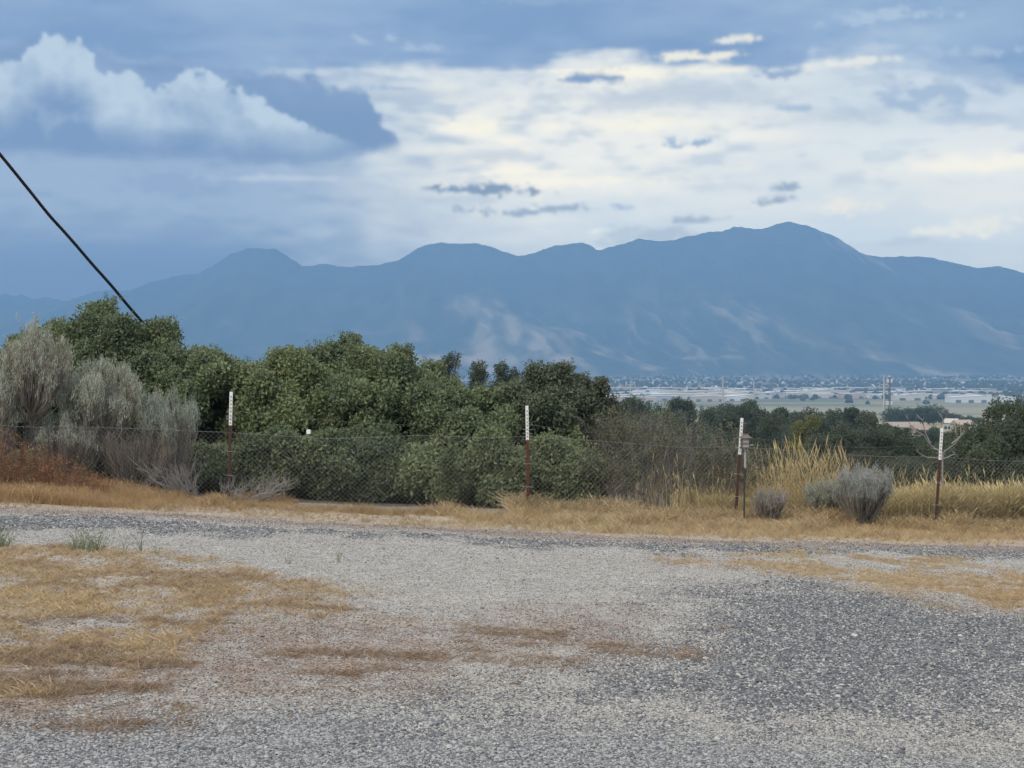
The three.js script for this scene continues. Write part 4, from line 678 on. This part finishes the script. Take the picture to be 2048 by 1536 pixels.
{ // lattice tower
  const d = 1060, x = across(1779, d), y0 = landY(x, -d) - 0.5, Y = (py) => level(py, d) - y0, H = Y(757), t = thing('lattice_tower', 'lattice phone tower with white antennas', 'tower', V3(x, y0, -d));
  const w = (y) => lerp(1.7, 0.75, clamp(y / (H * 0.6))), dark = mat([0.17, 0.16, 0.155], 0.7), wm = mat([0.78, 0.79, 0.8], 0.4), at = (y, k) => V3(Math.cos(k * 2.094 + 0.5) * w(y), y, Math.sin(k * 2.094 + 0.5) * w(y));
  for (let k = 0; k < 3; k++) put('leg', new Sticks().rod([0, 0.3, 0.6, 1].map((f) => at(H * f, k)), 0.2, 0.14, 6).build(), dark, t);
  const s = new Sticks(); for (let y = 0; y < H - 1; y += 1.6) for (let k = 0; k < 3; k++) { s.rod([at(y, k), at(Math.min(H, y + 1.6), (k + 1) % 3)], 0.08, 0.08); s.rod([at(y, (k + 1) % 3), at(Math.min(H, y + 1.6), k)], 0.08, 0.08); s.rod([at(y, k), at(y, (k + 1) % 3)], 0.07, 0.07); } put('bracing', s.build(), dark, t);
  for (const [yy, rr, hh] of [[Y(762), 1.8, 2.4], [Y(806), 1.75, 2.6]]) { put('antenna_mount', new THREE.TorusGeometry(rr, 0.1, 6, 18).rotateX(Math.PI / 2).translate(0, yy, 0), dark, t); for (let k = 0; k < 6; k++) put('antenna', new THREE.BoxGeometry(0.55, hh, 0.28).translate(0, 0, rr + 0.2).rotateY(k * 1.047 + 0.4).translate(0, yy, 0), wm, t); }
  put('mast_head', new THREE.CylinderGeometry(0.75, 0.75, 1.5, 12).translate(0, H + 0.2, 0), dark, t); put('beacon', new THREE.SphereGeometry(0.55, 12, 8).translate(0, H + 1.5, 0), wm, t);
}
{ // houses among the slope trees
  const house = (px, d, w, h, dep, wall, roof, yaw, label) => {
    const x = across(px, d), t = thing('house', label, 'house', V3(x, landY(x, -d) - 0.3, -d), 'houses among the slope trees'); t.rotation.y = yaw;
    put('wall', new THREE.BoxGeometry(w, h, dep).translate(0, h / 2, 0), mat(wall, 0.9), t);
    const s = new THREE.Shape(); s.moveTo(-dep / 2 - 0.5, 0); s.lineTo(0, dep * 0.26); s.lineTo(dep / 2 + 0.5, 0); s.closePath(); put('roof', new THREE.ExtrudeGeometry(s, { depth: w + 0.8, bevelEnabled: false }).translate(0, 0, -(w + 0.8) / 2).rotateY(Math.PI / 2).translate(0, h + 0.01, 0), mat(roof, 0.9), t);
    for (let k = 0; k < 3; k++) put('window', new THREE.BoxGeometry(1.2, 1.3, 0.1).translate((k - 1) * w * 0.3, h * 0.55, dep / 2 + 0.06), mat([0.05, 0.06, 0.07], 0.2), t);
    put('door', new THREE.BoxGeometry(1.0, 2.1, 0.1).translate(w * 0.15, 1.05, dep / 2 + 0.06), mat([0.2, 0.14, 0.1], 0.7), t);
  };
  house(1838, 640, 6.5, 3.6, 8, [0.5, 0.34, 0.29], [0.34, 0.25, 0.2], 0.3, 'pinkish house left of the fourth fence post');
  house(1805, 690, 15, 3.6, 9, [0.36, 0.32, 0.26], [0.33, 0.28, 0.22], 0.1, 'tan low house under the lattice tower');
  house(1903, 720, 6, 5, 8, [0.46, 0.44, 0.4], [0.5, 0.46, 0.4], -0.5, 'house with a pale gable right of the fourth post');
  house(1925, 700, 8, 4.6, 8, [0.5, 0.42, 0.33], [0.4, 0.32, 0.24], 0.2, 'tan house at the edge of the right hand tree');
}
{ // warehouses of the valley town
  const R = rng(900), tones = [[[0.66, 0.63, 0.55], 'cream'], [[0.75, 0.75, 0.73], 'white'], [[0.5, 0.5, 0.5], 'grey'], [[0.58, 0.5, 0.42], 'tan']], door = mat([0.14, 0.15, 0.17], 0.6), mats = tones.map(([c]) => [mat(c, 0.8), mat(c.map((v) => Math.min(0.8, v * 1.12)), 0.7)]);
  const ware = (x, d, w, h, dep, k, label, group) => {
    const t = thing('warehouse', label, 'warehouse', V3(x, landY(x, -d) - 0.4, -d), group), s = new THREE.Shape(); s.moveTo(-w / 2, 0); s.lineTo(w / 2, 0); s.lineTo(w / 2, h); s.lineTo(0, h + Math.min(3, w * 0.018)); s.lineTo(-w / 2, h); s.closePath();
    put('wall', new THREE.ExtrudeGeometry(s, { depth: dep, bevelEnabled: false }).translate(0, 0, -dep), mats[k][0], t);
    const f = new THREE.Shape(); f.moveTo(-w / 2 - 0.6, h); f.lineTo(0, h + Math.min(3, w * 0.018)); f.lineTo(w / 2 + 0.6, h); f.lineTo(w / 2 + 0.6, h + 0.7); f.lineTo(0, h + Math.min(3, w * 0.018) + 0.7); f.lineTo(-w / 2 - 0.6, h + 0.7); f.closePath();
    put('roof', new THREE.ExtrudeGeometry(f, { depth: dep + 1.2, bevelEnabled: false }).translate(0, 0.05, -dep - 0.6), mats[k][1], t);
    const nd = Math.max(2, Math.round(w / 26)); for (let j = 0; j < nd; j++) put('bay_door', new THREE.BoxGeometry(w / nd * 0.4, h * 0.5, 0.6).translate(-w / 2 + (j + 0.5) * w / nd, h * 0.27, 0.35), door, t);
  };
  for (let i = 0; i < 64; i++) {
    const row = i % 4, d = [3180, 3420, 3700, 4150][row] + 160 * (R() - 0.5), px = 1195 + 800 * ((Math.floor(i / 4) + R() * 0.7) / 16), w = (60 + 110 * R() * R() + (row > 1 ? 40 : 0)), k = R() < 0.42 ? 0 : R() < 0.6 ? 1 : R() < 0.55 ? 2 : 3;
    if (row === 0 && px > 1330 && R() < 0.5) continue;
    const at = ['nearest', 'second', 'third', 'farthest'][row];
    ware(across(px, d), d, w, 7 + 5 * R(), 40 + 30 * R(), k, `low ${tones[k][1]} warehouse in the ${at} row of the far valley town`, `${tones[k][1]} warehouses in the ${at} row of the valley town`);
  }
  ware(across(1655, 3560), 3560, 105, 15, 60, 0, 'tallest cream block standing above the far warehouse roofs', null);
  ware(across(1968, 3050), 3050, 130, 12, 50, 1, 'long bright white building by the right hand tree', null);
}
{ // trees and homes over the valley floor that read as one mass
  const R = rng(950), g = new THREE.IcosahedronGeometry(1, 1), P = g.attributes.position, seen = {}; for (let i = 0; i < P.count; i++) { const key = [P.getX(i), P.getY(i), P.getZ(i)].map((v) => v.toFixed(2)).join(); const f = seen[key] ??= 0.7 + 0.6 * R(); P.setXYZ(i, P.getX(i) * f, P.getY(i) * f, P.getZ(i) * f); } g.computeVertexNormals();
  const list = [], homes = [];
  for (let i = 0; i < 16000; i++) {
    const d = 2900 * Math.exp(R() * Math.log(9300 / 2900)), x = (R() * 2 - 1) * 0.42 * d, n = fbm(x * 0.0022, d * 0.0022, 3); if (d < 3350 ? R() < 0.985 : R() > 0.62 + 1.1 * n) continue; if (d > 6200 && fbm(x * 0.0009 + 1, d * 0.0016 + 7) > 0.12) continue;
    const s = 3.5 + 4.5 * R(); list.push([M4(V3(x, landY(x, -d) + s * 0.6, -d), turn(0, R() * 6, 0), V3(s * (0.9 + 0.5 * R()), s, s)), ...mix3([0.03, 0.045, 0.028], [0.09, 0.1, 0.055], R())]);
    if (R() < 0.3 && d > 3700) homes.push([M4(V3(x + 14, landY(x, -d) + 2.4, -d + 14), turn(0, R() * 6, 0), V3(7 + 9 * R(), 3 + 2 * R(), 6)), ...mix3([0.38, 0.33, 0.28], [0.78, 0.77, 0.74], R())]);
  }
  tag(scatter('valley_trees', g, mat([1, 1, 1], 1), list), 'dark trees scattered over the far valley floor', null);
  tag(scatter('valley_homes', new THREE.CylinderGeometry(0.35, 1, 2, 4).rotateY(Math.PI / 4), mat([1, 1, 1], 0.9), homes), 'pale specks of homes among the far valley trees', null);
}
renderer.render(scene, camera);
